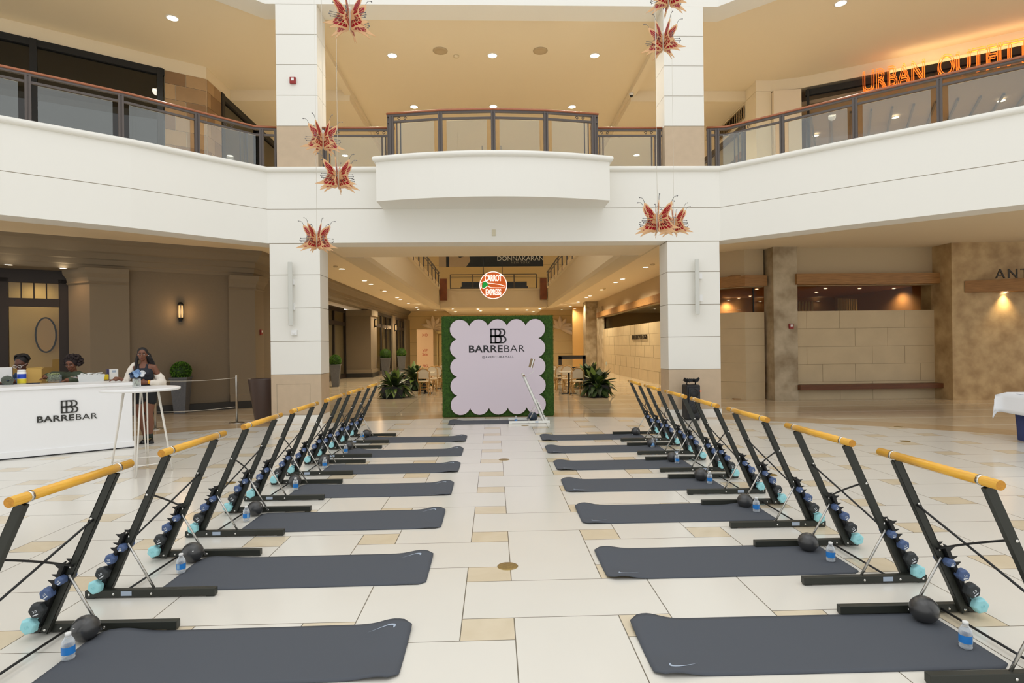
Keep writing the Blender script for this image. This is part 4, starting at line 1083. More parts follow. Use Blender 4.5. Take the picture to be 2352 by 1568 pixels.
# brass floor discs ----------------------------------------------------
pl = MB(); pl.lathe([(.078, 0), (.078, .002), (.07, .003), (.02, .003), (.001, .003)], 28, cap=False); k = 0
for x, y, n in ((1166, 1300, 'nearest one in the middle of the aisle'), (1158, 1055, 'farther one in the middle of the aisle'), (1770, 1090, 'beside the right row'), (2079, 1013, 'on the open floor at right'), (2064, 980, 'near the floor border at right'), (527, 1109, 'beside the left row'), (1206, 977, 'close to the white barre')):
    g = at_z(x, y, 0); 
    if k == 0: pd = o = pl.build('floor_disc', mat('floor_brass', (176, 150, 92), .35, metal=.7, noise=.3, nscale=50))
    else: o = dup(pd)
    k += 1; o.location = (g.x, g.y, 0); s_ = .08*0+1; 
    tag(o, 'round brass floor plate, '+n, 'floor plate', 'brass floor plates')
# ================================================================== GRASS BACKDROP
BX0, BX1, BY = at_d(1015, 956, 13.3).x, at_d(1275, 956, 13.3).x, 13.28; BH = 2.35
bx = (BX0+BX1)/2; bw = (BX1-BX0)/2
t = thing('photo_backdrop', 'square artificial grass photo wall with scalloped lilac panel', 'backdrop', (bx, BY, 0))
GR = mat('artificial_grass', (62, 98, 26), .8, noise=.5, nscale=30, rgb2=(34, 62, 12), bump=.6, bscale=150)
m = MB(); m.box(-bw+.02, bw-.02, .02, .3, .0, BH-.02); o = m.build('grass_box', GR, t, None, .03)
m = MB(); rg = random.Random(2)
for k in range(26000):
    f_ = rg.random()
    if f_ < .86: x, y, z = rg.uniform(-bw+.01, bw-.01), .02, rg.uniform(.005, BH-.02); n = Vector((0, -1, 0))
    elif f_ < .93: x, y, z = rg.uniform(-bw+.01, bw-.01), rg.uniform(.02, .3), BH-.02; n = Vector((0, 0, 1))
    else: s_ = rg.choice((-1, 1)); x, y, z = s_*(bw-.02), rg.uniform(.02, .3), rg.uniform(.01, BH-.02); n = Vector((s_, 0, 0))
    if f_ < .86 and abs(x) < bw-.28 and .2 < z < BH-.2 : continue
    d = (n+Vector((rg.uniform(-.7, .7), rg.uniform(-.4, .4), rg.uniform(-.7, .7)))).normalized(); p = Vector((x, y, z)); w_ = d.cross(Vector((rg.random(), rg.random(), rg.random()+.1))).normalized()*.003
    l = rg.uniform(.014, .03); m.add([p-w_, p+w_, p+d*l], [(0, 1, 2)], rg.randrange(2))
o = m.build('grass_blades', [mat('blade_green', (84, 128, 36), .7), mat('blade_dark', (48, 84, 18), .7)], t, None, 0, False); o['kind'] = 'stuff'
sp_c, rr_ = .434, .229; th_ = math.acos(sp_c/2/rr_)
def scallop(sp_c, rr_, th_, grow=0):
    cz = BH/2-.02; pts = []
    c0 = [-2*sp_c+i*sp_c for i in range(5)]
    r2 = rr_+grow; th2 = math.acos(sp_c/2/r2)
    def arcp(cx, cz_, a0, a1):
        for i in range(13):
            a = a0+(a1-a0)*i/12; pts.append((cx+r2*math.cos(a), cz_+r2*math.sin(a)))
    q = c0
    # clockwise from the top left
    arcp(q[0], q[4], 1.5*PI-th2 - 0, th2)                      # top-left corner: from lower-left cusp over the top
    for i in (1, 2, 3): arcp(q[i], q[4], PI-th2, th2)
    arcp(q[4], q[4], PI-th2, -(PI/2-th2))
    for i in (3, 2, 1): arcp(q[4], q[i], PI/2-th2, -(PI/2-th2))
    arcp(q[4], q[0], PI/2-th2, -PI+th2)
    for i in (3, 2, 1): arcp(q[i], q[0], -th2, -PI+th2)
    arcp(q[0], q[0], -th2, -1.5*PI+th2)
    for i in (1, 2, 3): arcp(q[0], q[i], 1.5*PI-th2, PI/2+th2)
    out = []
    for p in pts:
        if not out or (Vector(p)-Vector(out[-1])).length > 1e-4: out.append(p)
    return out[::-1], cz
pts, cz = scallop(sp_c, rr_, th_)
m = MB(); m.plate(pts, (0, -.018, cz), (1, 0, 0), UP, .012)
LIL = mat('lilac_board', (216, 204, 214), .55)
sc = m.build('scalloped_panel', LIL, t)
pts2, _ = scallop(sp_c, rr_, th_, .006); m = MB(); m.plate(pts2, (0, -.0155, cz), (1, 0, 0), UP, .01); m.build('panel_core', mat('panel_edge', (60, 44, 36), .7), t)
def bb_logo(m, s, th=.016):
    """two interlocked capital Bs, cap height s, centred"""
    st = s*.115; H = s
    def B(x0, w):
        m.plate([(x0, -H/2), (x0+st, -H/2), (x0+st, H/2), (x0, H/2)], (0, 0, 0), (1, 0, 0), (0, 1, 0), .002)
        for z0, z1, ww in ((-H/2, .02*H, w), (-.05*H+.02*H, H/2, w*.94)):
            R_ = (z1-z0)/2; c = (z0+z1)/2; xr = x0+ww-R_
            for a, b in ((z1-st*.8, z1), (z0, z0+st*.8)): m.plate([(x0, a), (xr, a), (xr, b), (x0, b)], (0, 0, 0), (1, 0, 0), (0, 1, 0), .002)
            n = 14; o_ = [(xr+R_*math.cos(-PI/2+PI*i/n), c+R_*math.sin(-PI/2+PI*i/n)) for i in range(n+1)]; i_ = [(xr+(R_-st)*math.cos(-PI/2+PI*i/n), c+(R_-st*.8)*math.sin(-PI/2+PI*i/n)) for i in range(n+1)]
            for k in range(n): m.plate([i_[k], o_[k], o_[k+1], i_[k+1]], (0, 0, 0), (1, 0, 0), (0, 1, 0), .002)
    B(-.5*s, .80*s); B(-.5*s+.30*s, .80*s)
def logo(parent, O, x, s, capt=None, ink=INK, wscale=1):
    m = MB(); bb_logo(m, s*.95); m.xf(frame3(Vector(O)+Vector((0, 0, s*.84)), x, UP)); m.build('logo', ink, parent)
    q = text_mb('BARRE', s*.62, .001, s*.016, 0, 1.05, 'RIGHT'); q.xf(Matrix.Scale(1.17, 4, (1, 0, 0))); q.xf(frame3(Vector(O)+Vector(x).normalized()*s*.32*wscale, x, UP)); q.build('lettering', ink, parent)
    q = text_mb('BAR', s*.62, .001, -.002*s, 0, 1.05, 'LEFT'); q.xf(Matrix.Scale(1.17, 4, (1, 0, 0))); q.xf(frame3(Vector(O)+Vector(x).normalized()*s*.36*wscale, x, UP)); q.build('lettering', ink, parent)
    if capt:
        q = text_mb(capt, s*.19, .001, 0, 0, 1.35); q.xf(frame3(Vector(O)-Vector((0, 0, s*.5)), x, UP)); q.build('lettering', ink, parent)
logo(t, (0, -.0315, 1.565), (1, 0, 0), .36, '@AVENTURAMALL')
q = at_y(1222, 834, 12.75)
t = thing('tablet_holder', 'small tilted bronze plate on a thin clear arm above the white barre', 'holder', q)
m = MB(); m.box(-.055, .0, -.01, .01, -.1, .1); m.box(.02, .04, -.01, .01, -.1, .1); m.xf(Matrix.Rotation(.28, 4, 'Y')); m.build('plate', mat('bronze_plate', (140, 120, 92), .4, metal=.4), t)
m = MB(); m.box(-.004, .02, -.012, .012, -.1, .1); m.xf(Matrix.Rotation(.28, 4, 'Y')); m.build('white_strip', PAPERW, t)
m = MB(); m.tube([(.0, 0, -.1), (.04, 0, -.17), (-.15, -.1, -.31)], .005, 6); m.build('arm', mat('white_powder_coat', (232, 232, 226), .4), t)
# ================================================================== PLANTERS, POSTS, SPEAKER
def tapered_box(m, w0, w1, h, z0=0, mi=0):
    v = []
    for z, w_ in ((z0, w0), (z0+h, w1)): v += [(-w_/2, -w_/2, z), (w_/2, -w_/2, z), (w_/2, w_/2, z), (-w_/2, w_/2, z)]
    m.add(v, [(3, 2, 1, 0), (4, 5, 6, 7), (0, 1, 5, 4), (1, 2, 6, 5), (2, 3, 7, 6), (3, 0, 4, 7)], mi)
POT = mat('slate_grey_pot', (100, 102, 106), .6, noise=.2, nscale=20)
LEAFG = mat('boxwood_leaf', (98, 146, 42), .5); LEAFD = mat('boxwood_dark', (36, 66, 18), .6)
def boxwood(p, label, hpot=.93, w0=.27, w1=.40, r=.245, rz=.15):
    t = thing('boxwood_planter', label, 'planter', p, rz, 'clipped boxwood planters')
    m = MB(); tapered_box(m, w0, w1, hpot); m.box(-w1/2-.015, w1/2+.015, -w1/2-.015, w1/2+.015, hpot-.05, hpot); m.build('pot', POT, t, None, .008)
    m = MB(); c = Vector((0, 0, hpot+r*.62)); m.ball(c, r*.9, 24, 16, 1, (1, 1, .95)); rg = random.Random(int(p[1]*10))
    for k in range(2600):
        z = rg.uniform(-1, 1); a = rg.uniform(0, 2*PI); q = Vector((math.sqrt(1-z*z)*math.cos(a), math.sqrt(1-z*z)*math.sin(a), z))
        if z < -.7: continue
        pt = c+q*r*rg.uniform(.88, 1.0); d = (q+Vector((rg.uniform(-.6, .6), rg.uniform(-.6, .6), rg.uniform(-.2, .8)))).normalized(); w_ = d.cross(q+Vector((.1, .2, .3))).normalized()*.010
        m.add([pt-d*.012, pt+w_, pt+d*.022, pt-w_], [(0, 1, 2, 3)], rg.choice((0, 0, 1)))
    m.build('clipped_foliage', [LEAFG, LEAFD], t, None, 0, False)
boxwood(at_d(415, 799.5, 14.78)*1-Vector((0, 0, at_d(415, 799.5, 14.78).z)), 'boxwood ball in a slate pot against the taupe wall, behind the rope')
boxwood(at_z(771, 888, 0), 'boxwood ball in a slate pot just right of the left pillar')
p = at_z(877, 862, 0); boxwood((p.x+.22, p.y, 0), 'boxwood ball in a slate pot before the first corridor window', 1.0, .36, .54, .31)
p = at_z(921, 850, 0); boxwood((-6.05, 37.7, 0), 'boxwood ball in a slate pot at the farthest corridor window', 1.0, .36, .54, .31)
# brown vessel beside the left pillar
g = at_z(598, 966, 0)
t = thing('tall_planter', 'tall empty brown tapered round vessel left of the left pillar', 'planter', (g.x+.02, g.y+.15, 0))
m = MB(); m.lathe([(.19, 0), (.195, .01), (.33, .93), (.335, .95), (.315, .95), (.3, .9), (.28, .75)], 40, cap=False); m.add([], []); m.build('vessel', mat('brown_lacquer', (84, 70, 66), .35), t)
m = MB(); m.lathe([(.29, .78), (.001, .78)], 30, cap=False); m.build('soil', mat('dark_soil', (40, 32, 26), .9), t)
# stanchions
def stanchion(p, label):
    t = thing('stanchion', label, 'barrier post', p, 0, 'steel barrier posts')
    m = MB(); m.lathe([(.165, 0), (.165, .008), (.15, .016), (.03, .03)], 32); m.build('base', STEEL, t)
    m = MB(); m.lathe([(.022, .02), (.022, 1.05), (.018, 1.06)], 18); m.build('pole', STEEL, t); return t
s1 = at_z(544, 971, 0); s2 = at_z(357, 986, 0)
stanchion(s1, 'steel barrier post left of the brown vessel'); stanchion(s2, 'steel barrier post hidden behind the standing woman and tall table')
for z, n in ((1.0, 'upper'), (.36, 'lower')):
    pts = [s2.lerp(s1, i/12)+Vector((0, 0, z-.03*math.sin(PI*i/12))) for i in range(13)]
    m = MB(); m.tube(pts, .005, 6); tag(m.build('barrier_cord', mat('pale_cord', (214, 206, 188), .5)), n+' thin pale cord between the two steel barrier posts', 'cord')
# PA speaker with a cloth on top
g = at_z(1590, 964, 0)
t = thing('party_speaker', 'black upright portable speaker standing before the right pillar', 'speaker', (g.x, g.y+.05, 0), .12)
m = MB(); m.box(-.155, .155, -.13, .15, .03, .76); m.build('cabinet', mat('speaker_black', (34, 35, 38), .5, bump=.2, bscale=300), t, None, .03)
m = MB(); m.box(-.13, .1, -.165, -.15, .08, .70); m.build('grille', mat('speaker_grille', (44, 46, 50), .6, bump=.4, bscale=500), t, None, .01)
for z in (.58, .25):
    m = MB(); m.lathe([(.1, 0), (.1, .006), (.03, .002)], 24, cap=False); m.xf(Matrix.Translation((-.015, -.166, z)) @ Matrix.Rotation(PI/2, 4, 'X')); m.build('woofer', BLACK2, t)
m = MB(); m.box(.12, .165, -.158, -.14, .62, .63); m.box(.12, .165, -.158, -.14, .1, .11); m.box(.155, .163, -.1, .12, .6, .615); m.build('orange_light_strip', mat('strip_orange', (220, 96, 60), .4, emit=(220, 80, 40), estr=.6), t)
m = MB(); m.box(-.12, .12, -.1, .1, 0, .03); m.build('foot', BLACK2, t)
m = MB(); m.tube([(-.1, 0, .76), (-.09, 0, .83), (.09, 0, .83), (.1, 0, .76)], .014, 8); m.build('carry_handle', BLACK2, t)
m = MB(); m.tube([(.17, .1, .2), (.22, .08, .12), (.2, 0, .03), (.12, -.1, .01), (.05, -.2, .008)], .005, 6); m.build('power_cord', BLACK2, t)
m = MB(); rg = random.Random(4); vs = []
for i in range(11):
    for j in range(6):
        u = -.14+i*.028; vs.append((u, -.1+j*.04, .80+.03*math.sin(i*1.3+j)+.015*rg.random()+(.03 if i in (0, 10) else 0)))
m.add(vs, [(i*6+j, (i+1)*6+j, (i+1)*6+j+1, i*6+j+1) for i in range(10) for j in range(5)], 0, True)
o = m.build('black_cloth', mat('black_cloth', (30, 31, 33), .9), None, (g.x, g.y+.05, .05)); o.modifiers.new('s', 'SOLIDIFY').thickness = .02
tag(o, 'crumpled black cloth lying on the portable speaker', 'cloth')
# ================================================================== LEAFY PLANTERS AND CAFE SEATS
LG = [mat('lily_leaf', (56, 78, 40), .4), mat('lily_leaf_dark', (38, 54, 30), .45), mat('lily_leaf_light', (98, 122, 52), .4)]
def leafy(p, label, seed, w=.62, h=.36, n=95, R=.72, flower=None, rz=0):
    t = thing('leafy_planter', label, 'planter', p, rz, 'leafy planters by the cafe seats')
    m = MB(); tapered_box(m, w*.96, w, h); m.build('pot', mat('black_pot', (40, 42, 46), .55, noise=.2, nscale=30), t, None, .01)
    rg = random.Random(seed); m = MB()
    for k in range(n):
        a = rg.uniform(0, 2*PI); el = rg.uniform(.05, 1.0)**1.5; L = R*rg.uniform(.6, .98)
        up_ = math.sin(el*1.45); ou = math.cos(el*1.2); drop = rg.uniform(.35, .95)*(1.15-el); wd = rg.uniform(.075, .115); pts = []
        N = 7; mi = rg.choice((0, 0, 1, 1, 2))
        for i in range(N+1):
            s = i/N; r = .05+L*s*ou*.92; z = h-.04+L*s*up_*.95-drop*s*s*.62; z = max(z, .03)
            ww = wd*math.sin(PI*min(1, max(0, (s-.22)/.78))**.8)+.004
            cx, cy = math.cos(a), math.sin(a)
            pts += [(r*cx-cy*ww, r*cy+cx*ww, z+ww*.25), (r*cx, r*cy, z-ww*.1), (r*cx+cy*ww, r*cy-cx*ww, z+ww*.25)]
        m.add(pts, [(3*i+j, 3*i+j+1, 3*i+j+4, 3*i+j+3) for i in range(N) for j in (0, 1)], mi, True)
    m.build('foliage', LG, t, None, 0, False)
    if flower:
        m = MB(); fx, fz = flower; m.tube([(0, 0, h), (fx*.6, -.1, fz*.7), (fx, -.1, fz)], .006, 5); m.ball((fx, -.1, fz+.05), .06, 10, 8, 0, (.6, .3, 1)); m.build('white_flower', mat('flower_white', (232, 226, 190), .5), t)
    return t
leafy(at_z(905, 913, 0), 'nearest leafy lily plant in black pot left of the backdrop', 1, .66, .36, 110, .75, None)
leafy(at_z(935, 897, 0)+Vector((.3, .3, 0)), 'leafy lily plant in black pot behind the nearest left one', 2, .66, .36, 110, .8)
leafy(at_z(968, 885, 0)+Vector((-.5, 1.2, 0)), 'farthest leafy lily plant left of the backdrop beside chairs', 5, .66, .4, 90, .8)
leafy(at_z(1372, 910, 0), 'nearest leafy lily plant in black pot right of the backdrop', 3, .62, .38, 110, .78, (.28, .98))
leafy(at_z(1352, 893, 0)+Vector((.1, .5, 0)), 'leafy lily plant in black pot behind the nearest right one', 4, .62, .38, 110, .85)
RAT = mat('rattan_cane', (206, 160, 92), .5, noise=.3, nscale=25); WEAVE = mat('woven_cream', (216, 200, 172), .7, bump=.4, bscale=220); 
def make_chair():
    """faces +y (away from the camera): backrest at y=-.2"""
    t = thing('bistro_chair', 'x', 'chair')
    m = MB(); m.lathe([(.2, .44), (.215, .455), (.2, .475)], 24); m.build('seat', WEAVE, t)
    m = MB(); m.tube([(.212*math.cos(2*PI*i/24), .212*math.sin(2*PI*i/24), .45) for i in range(25)], .013, 6, 0, False); m.build('seat_rim', RAT, t)
    for sx in (-1, 1):
        m = MB(); m.tube([(sx*.14, .14, .45), (sx*.165, .18, .22), (sx*.18, .2, 0)], .015, 8); m.build('leg', RAT, t)
        m = MB(); m.tube([(sx*.15, -.15, .47), (sx*.16, -.19, .22), (sx*.17, -.23, 0)], .015, 8); m.build('leg', RAT, t)
    ar = [(-.17, -.17, .40), (-.215, -.2, .62), (-.2, -.225, .78), (-.12, -.24, .88), (0, -.245, .91), (.12, -.24, .88), (.2, -.225, .78), (.215, -.2, .62), (.17, -.17, .40)]
    m = MB(); m.tube(ar, .014, 8); m.tube([(x*.86, y-.0, z*.985-.005) for x, y, z in ar[1:-1]], .008, 6); m.tube([(-.18, -.205, .56), (0, -.215, .56), (.18, -.205, .56)], .009, 6); m.build('back_frame', RAT, t)
    m = MB(); q = [(x*.84, -.222, .56+(z-.56)*.95) for x, y, z in ar[1:-1]]; q = [(-.175, -.212, .565)]+q[1:-1]+[(.175, -.212, .565)]
    m.add(q+[(x, y-.012, z) for x, y, z in q], [list(range(len(q))), list(range(2*len(q)-1, len(q)-1, -1))]+[(i, (i+1) % len(q), len(q)+(i+1) % len(q), len(q)+i) for i in range(len(q))]); m.build('backrest', WEAVE, t)
    m = MB()
    for zz in (.2, .3): m.tube([(.16*math.cos(PI/4+PI/2*i)*1.35*.8, .16*math.sin(PI/4+PI/2*i)*1.35*.95-.01, zz) for i in range(5)], .008, 6, 0, False)
    for a in range(4):
        a0 = PI/4+PI/2*a; p_ = Vector((.175*math.cos(a0), .19*math.sin(a0), .28)); q_ = Vector((.175*math.cos(a0+PI/2), .19*math.sin(a0+PI/2), .28)); mid = (p_+q_)/2+Vector((0, 0, .16))
        m.tube([p_, p_.lerp(mid, .6)+Vector((0, 0, .03)), mid, q_.lerp(mid, .6)+Vector((0, 0, .03)), q_], .007, 5)
    m.build('stretcher', RAT, t); return t
ch = make_chair(); k = 0
def cafe_table(p, label):
    t = thing('cafe_table', label, 'table', p, 0, 'cafe tables')
    m = MB(); m.box(-.32, .32, -.3, .3, .72, .745); m.build('tabletop', mat('pale_tabletop', (226, 214, 190), .4), t, None, .008)
    m = MB(); m.tube([(0, 0, .03), (0, 0, .72)], .03, 10); m.build('pedestal', BLACK2, t)
    m = MB(); m.box(-.25, .25, -.03, .03, 0, .03); m.box(-.03, .03, -.25, .25, 0, .03); m.build('base', BLACK2, t)
L0 = at_z(975, 907, 0); R0 = at_z(1324, 908, 0); R1 = at_z(1278, 893, 0)
spots = [(L0.x, L0.y, 0, 'nearest bistro chair left of the backdrop'), (L0.x+.1, L0.y+1.3, PI, 'bistro chair facing the nearest left one across the table'),
         (L0.x+.22, L0.y+2.15, 0, 'third bistro chair back left of the backdrop'), (L0.x+.32, L0.y+3.5, PI, 'fourth bistro chair back left of the backdrop'), (L0.x+.55, L0.y+4.3, 0, 'farthest bistro chair left of the backdrop'),
         (R0.x, R0.y, .1, 'nearest bistro chair right of the backdrop'), (R0.x-.1, R0.y+1.3, PI, 'bistro chair facing the nearest right one across the table'),
         (R0.x-.25, R0.y+2.2, 0, 'third bistro chair back right of the backdrop'), (R0.x-.5, R0.y+2.9, .1, 'bistro chair beside the backdrop edge at right'), (R0.x-.95, R0.y+3.0, 0, 'bistro chair half hidden by the right edge of the backdrop')]
for x, y, a, lab in spots:
    o = ch if k == 0 else copy_thing(ch, lab, (0, 0, 0)); k += 1
    o.location = (x, y, 0); o.rotation_euler = (0, 0, a); o['label'] = lab; o['group'] = 'rattan bistro chairs'
cafe_table((L0.x-.05, L0.y+.66, 0), 'small pale cafe table by the nearest left chair'); cafe_table((L0.x+.3, L0.y+2.85, 0), 'small pale cafe table behind the left chairs')
cafe_table((R0.x-.15, R0.y+.66, 0), 'small pale cafe table by the nearest right chair'); cafe_table((R0.x-.75, R0.y+2.5, 0), 'small pale cafe table beside the right edge of the backdrop')
m = MB(); p = at_y(1296, 838, 29)
m.box(-.62, .62, 0, .08, .98, 1.14); m.box(-.62, -.48, 0, .08, .45, 1.1); m.box(.48, .62, 0, .08, .45, 1.1); m.box(-.62, .62, 0, .08, .44, .62); m.box(-.6, .6, 0, .6, .3, .46); m.box(-.6, -.52, 0, .6, 0, .3); m.box(.52, .6, 0, .6, 0, .3)
tag(m.build('lounge_bench', mat('black_wood', (34, 30, 28), .5), None, (p.x, 26, 0)), 'black framed bench with open back behind the right chairs', 'bench')
# ================================================================== DRAPED TABLE AT RIGHT
g = at_z(2322, 1029, 0)
t = thing('draped_table', 'round edged table skirted in navy cloth at the right edge', 'table', (g.x+1.56, g.y+.26, -.0), -.1)
m = MB(); n = 64; vs = []
for z, k in ((0, .96), (.3, .98), (.765, 1.03)):
    for i in range(n):
        a = 2*PI*i/n; r = 1+(.006*math.sin(i*1.9)*(1-z)); c, s_ = math.cos(a), math.sin(a); e = .35
        vs.append((.9*k*r*math.copysign(abs(c)**e, c), .5*k*r*math.copysign(abs(s_)**e, s_), z))
m.add(vs, [(j*n+i, j*n+(i+1) % n, (j+1)*n+(i+1) % n, (j+1)*n+i) for j in range(2) for i in range(n)]+[list(range(2*n, 3*n))], 0, True); m.build('navy_skirt', mat('navy_cloth', (56, 66, 112), .85, bump=.2, bscale=90), t)
m = MB(); nx, ny = 40, 30; vs = []
hw, hd = 1.0, .56
def drape(u, v):
    x, y = u*1.27, v*.84; z = .77; ox = max(0, abs(x)-.93); oy = max(0, abs(y)-.515)
    if ox or oy:
        dro = math.hypot(ox, oy); z = .77-dro*.98; bulge = .03+.02*math.sin(x*9+y*7)
        x = math.copysign(min(abs(x), .93)+(bulge+dro*.12 if ox else 0), x) if ox else x; y = math.copysign(min(abs(y), .515)+(bulge+.0*dro if oy else 0), y) if oy else y
        if ox and oy: x += math.copysign(.05, x)
    return (x, y, z+.006)
for j in range(ny+1):
    for i in range(nx+1): vs.append(drape(-1+2*i/nx, -1+2*j/ny))
m.add(vs, [(j*(nx+1)+i, j*(nx+1)+i+1, (j+1)*(nx+1)+i+1, (j+1)*(nx+1)+i) for j in range(ny) for i in range(nx)], 0, True)
o = m.build('tablecloth', mat('white_cloth', (236, 238, 242), .8), None, (g.x+1.56, g.y+.26, 0)); o.rotation_euler = (0, 0, -.1); o.modifiers.new('s', 'SOLIDIFY').thickness = .004
tag(o, 'white cloth draped over the navy skirted table at right', 'tablecloth')
m = MB(); m.ball((0, 0, .05), .2, 20, 12, 0, (1.5, 1, .34)); tag(m.build('covered_bundle', mat('white_cloth', (236, 238, 242), .8), None, (g.x+1.15, g.y+.15, .775)), 'white wrapped bundle lying on the draped table at right', 'bundle')
# ================================================================== RECEPTION COUNTER
A = at_z(308, 1027, 0); Bp = at_z(0, 1057, 0); A = Vector((A.x, A.y)); Bp = Vector((Bp.x, Bp.y)); cu = (Bp-A).normalized(); cb = Vector((cu.y, -cu.x))   # cb: towards the back
if cb.y < 0: cb = -cb
LEN = 3.4; 
t = thing('reception_counter', 'long white counter with dark letters BARREBAR at far left', 'counter', (A.x, A.y, 0), math.atan2(-cu.y, -cu.x))
# local x runs along the front towards A (right end); front faces -y
m = MB(); m.box(-LEN, -.02, .0, .9, .03, 1.05); m.build('body', LWHITE, t, None, .004)
m = MB(); m.box(-LEN, .0, -.025, .95, 1.05, 1.10); m.build('worktop', LWHITE, t, None, .006)
m = MB(); m.box(-LEN, .0, -.02, .9, .018, .11); m.build('plinth', LWHITE, t)
m = MB(); m.box(-LEN, .0, -.024, .9, .0, .018); m.build('gap_shade_strip', BLACK2, t)  # solid black strip stands in for the shaded gap below the plinth
CI = mat('counter_ink', (54, 54, 50), .5)
lp_ = at_z(158, 1045, 0); sl = -(Vector((lp_.x, lp_.y))-A).length
logo(t, (sl+.02, -.012, .575), (1, 0, 0), .215, None, CI)
ctop = lambda px, py: at_z(px, py, 1.10)
def on_counter(px, py, back=0):
    q = ctop(px, py); return Vector((q.x, q.y, 1.101))+Vector((cb.x, cb.y, 0))*back
crz = math.atan2(-cu.y, -cu.x)
# laptop-like white box at far left
m = MB(); m.box(-.2, .12, 0, .12, 0, .27); tag(m.build('white_box', PAPERW, None, on_counter(6, 880, .1), .006), 'tall white box at the left end of the counter', 'box').rotation_euler = (0, 0, crz)
q = on_counter(18, 884, .02)
m = MB(); pts = [((.012+.0045*i/5)*math.cos(i*.5)*1.15, (.012+.0045*i/5)*math.sin(i*.5)) for i in range(75)]
for a, b in zip(pts, pts[1:]): m.add([(a[0], 0, a[1]+.08), (b[0], 0, b[1]+.08), (b[0], .55, b[1]+.08), (a[0], .55, a[1]+.08)], [(0, 1, 2, 3)], 0, True)
o = m.build('rolled_mat', mat('grey_green_mat', (96, 102, 92), .8), None, q, 0, False); o.rotation_euler = (0, 0, crz+.1); o.modifiers.new('s', 'SOLIDIFY').thickness = .010; o.scale = (.9, .5, .9)
tag(o, 'grey green rolled mat lying end on at the counter front', 'rolled mat')
q = on_counter(50, 881)
t = thing('wipes_canister', 'white blue and yellow canister of wipes on the counter', 'canister', q, crz); t.scale = (.85, .85, .98)
MB().lathe([(.07, 0), (.072, .01), (.072, .2), (.065, .205)], 24).build('tub', PAPERW, t)
MB().lathe([(.066, .2), (.068, .235), (.05, .24)], 24).build('lid', PAPERW, t)
MB().lathe([(.0725, .09), (.0725, .17)], 24, cap=False).build('blue_band', mat('wipe_blue', (36, 74, 190), .4), t)
MB().lathe([(.0727, .008), (.0727, .085)], 24, cap=False).build('yellow_band', mat('wipe_yellow', (240, 222, 60), .4), t)
q = on_counter(80, 879)
t = thing('cardboard_box', 'open brown cardboard box standing on the counter', 'box', q, crz+.25)
t.scale = (.68, .7, .9)
m = MB(); m.box(-.14, .14, 0, .16, 0, .26); m.build('carton', mat('cardboard', (204, 166, 92), .8), t, None, .003)
m = MB(); m.add([(-.14, 0, .26), (.14, 0, .26), (.15, -.02, .30), (-.15, -.01, .29)], [(0, 1, 2, 3)]); m.add([(.14, 0, .26), (.14, .16, .26), (.19, .16, .28), (.19, 0, .29)], [(0, 1, 2, 3)]); m.build('flap', mat('cardboard', (204, 166, 92), .8), t)
q = on_counter(126, 878)
t = thing('acrylic_bin', 'clear acrylic bin full of pale green cords on the counter', 'bin', q, crz); t.scale = (.8, .9, 1)
m = MB()
for b_ in ((-.12, .12, 0, .004, 0, .13), (-.12, .12, .14, .144, 0, .13), (-.12, -.116, 0, .144, 0, .13), (.116, .12, 0, .144, 0, .13), (-.12, .12, 0, .144, 0, .004), (-.002, .002, 0, .14, 0, .12)): m.box(*b_)
m.build('clear_walls', CLEAR, t)
m = MB(); rg = random.Random(9)
for k in range(26):
    c = Vector((rg.uniform(-.1, .06), .07, .03)); pts = [c+Vector((.05*math.sin(i*.9+k), .04*math.cos(i*1.3+k), .02*i+.01*math.sin(k))) for i in range(7)]
    m.tube(pts, .0045, 5)
m.build('cords', mat('pale_green_cord', (168, 178, 130), .6), t)
q = on_counter(165, 876)
m = MB(); rg = random.Random(5); vs = []
for j in range(7):
    for i in range(13): vs.append((-.16+i*.027, j*.02, .02+.07*math.sin(PI*i/12)*math.sin(PI*j/6)+rg.uniform(-.012, .02)))
m.add(vs, [(j*13+i, j*13+i+1, (j+1)*13+i+1, (j+1)*13+i) for j in range(6) for i in range(12)])
tag(m.build('plastic_bag', glass('bag_plastic', (.86, .88, .92), 3, 1.5, .15), None, q), 'crumpled clear plastic bag lying on the counter', 'bag')
q = on_counter(178, 875)
m = MB(); m.ball((0, .03, .045), .045, 14, 8, 0, (1, .8, 1)); tag(m.build('red_packet', mat('packet_red', (196, 50, 64), .4), None, q), 'small red packet beside the clear plastic tub', 'packet')
q = on_counter(210, 876)
t = thing('plastic_tub', 'low clear plastic tub full of wrapped white items on the counter', 'tub', q, crz); t.scale = (.74, .8, .85)
m = MB(); v = [(-.24, 0, 0), (.24, 0, 0), (.24, .3, 0), (-.24, .3, 0), (-.265, -.02, .14), (.265, -.02, .14), (.265, .32, .14), (-.265, .32, .14)]
m.add(v, [(3, 2, 1, 0), (0, 1, 5, 4), (1, 2, 6, 5), (2, 3, 7, 6), (3, 0, 4, 7)]); m.build('tub_walls', mat('frosted_tub', (232, 234, 232), .4, trans=.3), t)
m = MB(); rg = random.Random(8)
for k in range(60):
    c = Vector((rg.uniform(-.22, .22), rg.uniform(.02, .28), rg.uniform(.12, .17))); m.ball(c, rg.uniform(.015, .03), 6, 4, 0, (1.4, 1, .5))
m.build('wrapped_contents', mat('cellophane_white', (226, 228, 226), .25), t)
q = on_counter(243, 872); m = MB(); m.box(-.045, .045, 0, .05, 0, .1); tag(m.build('yellow_packet', mat('packet_yellow', (232, 200, 40), .5), None, q, .01), 'small yellow packet between tub and white box', 'packet').rotation_euler = (0, 0, crz)
q = on_counter(258, 871)
t = thing('product_box', 'small upright white box with purple side on the counter', 'box', q, crz+.35)
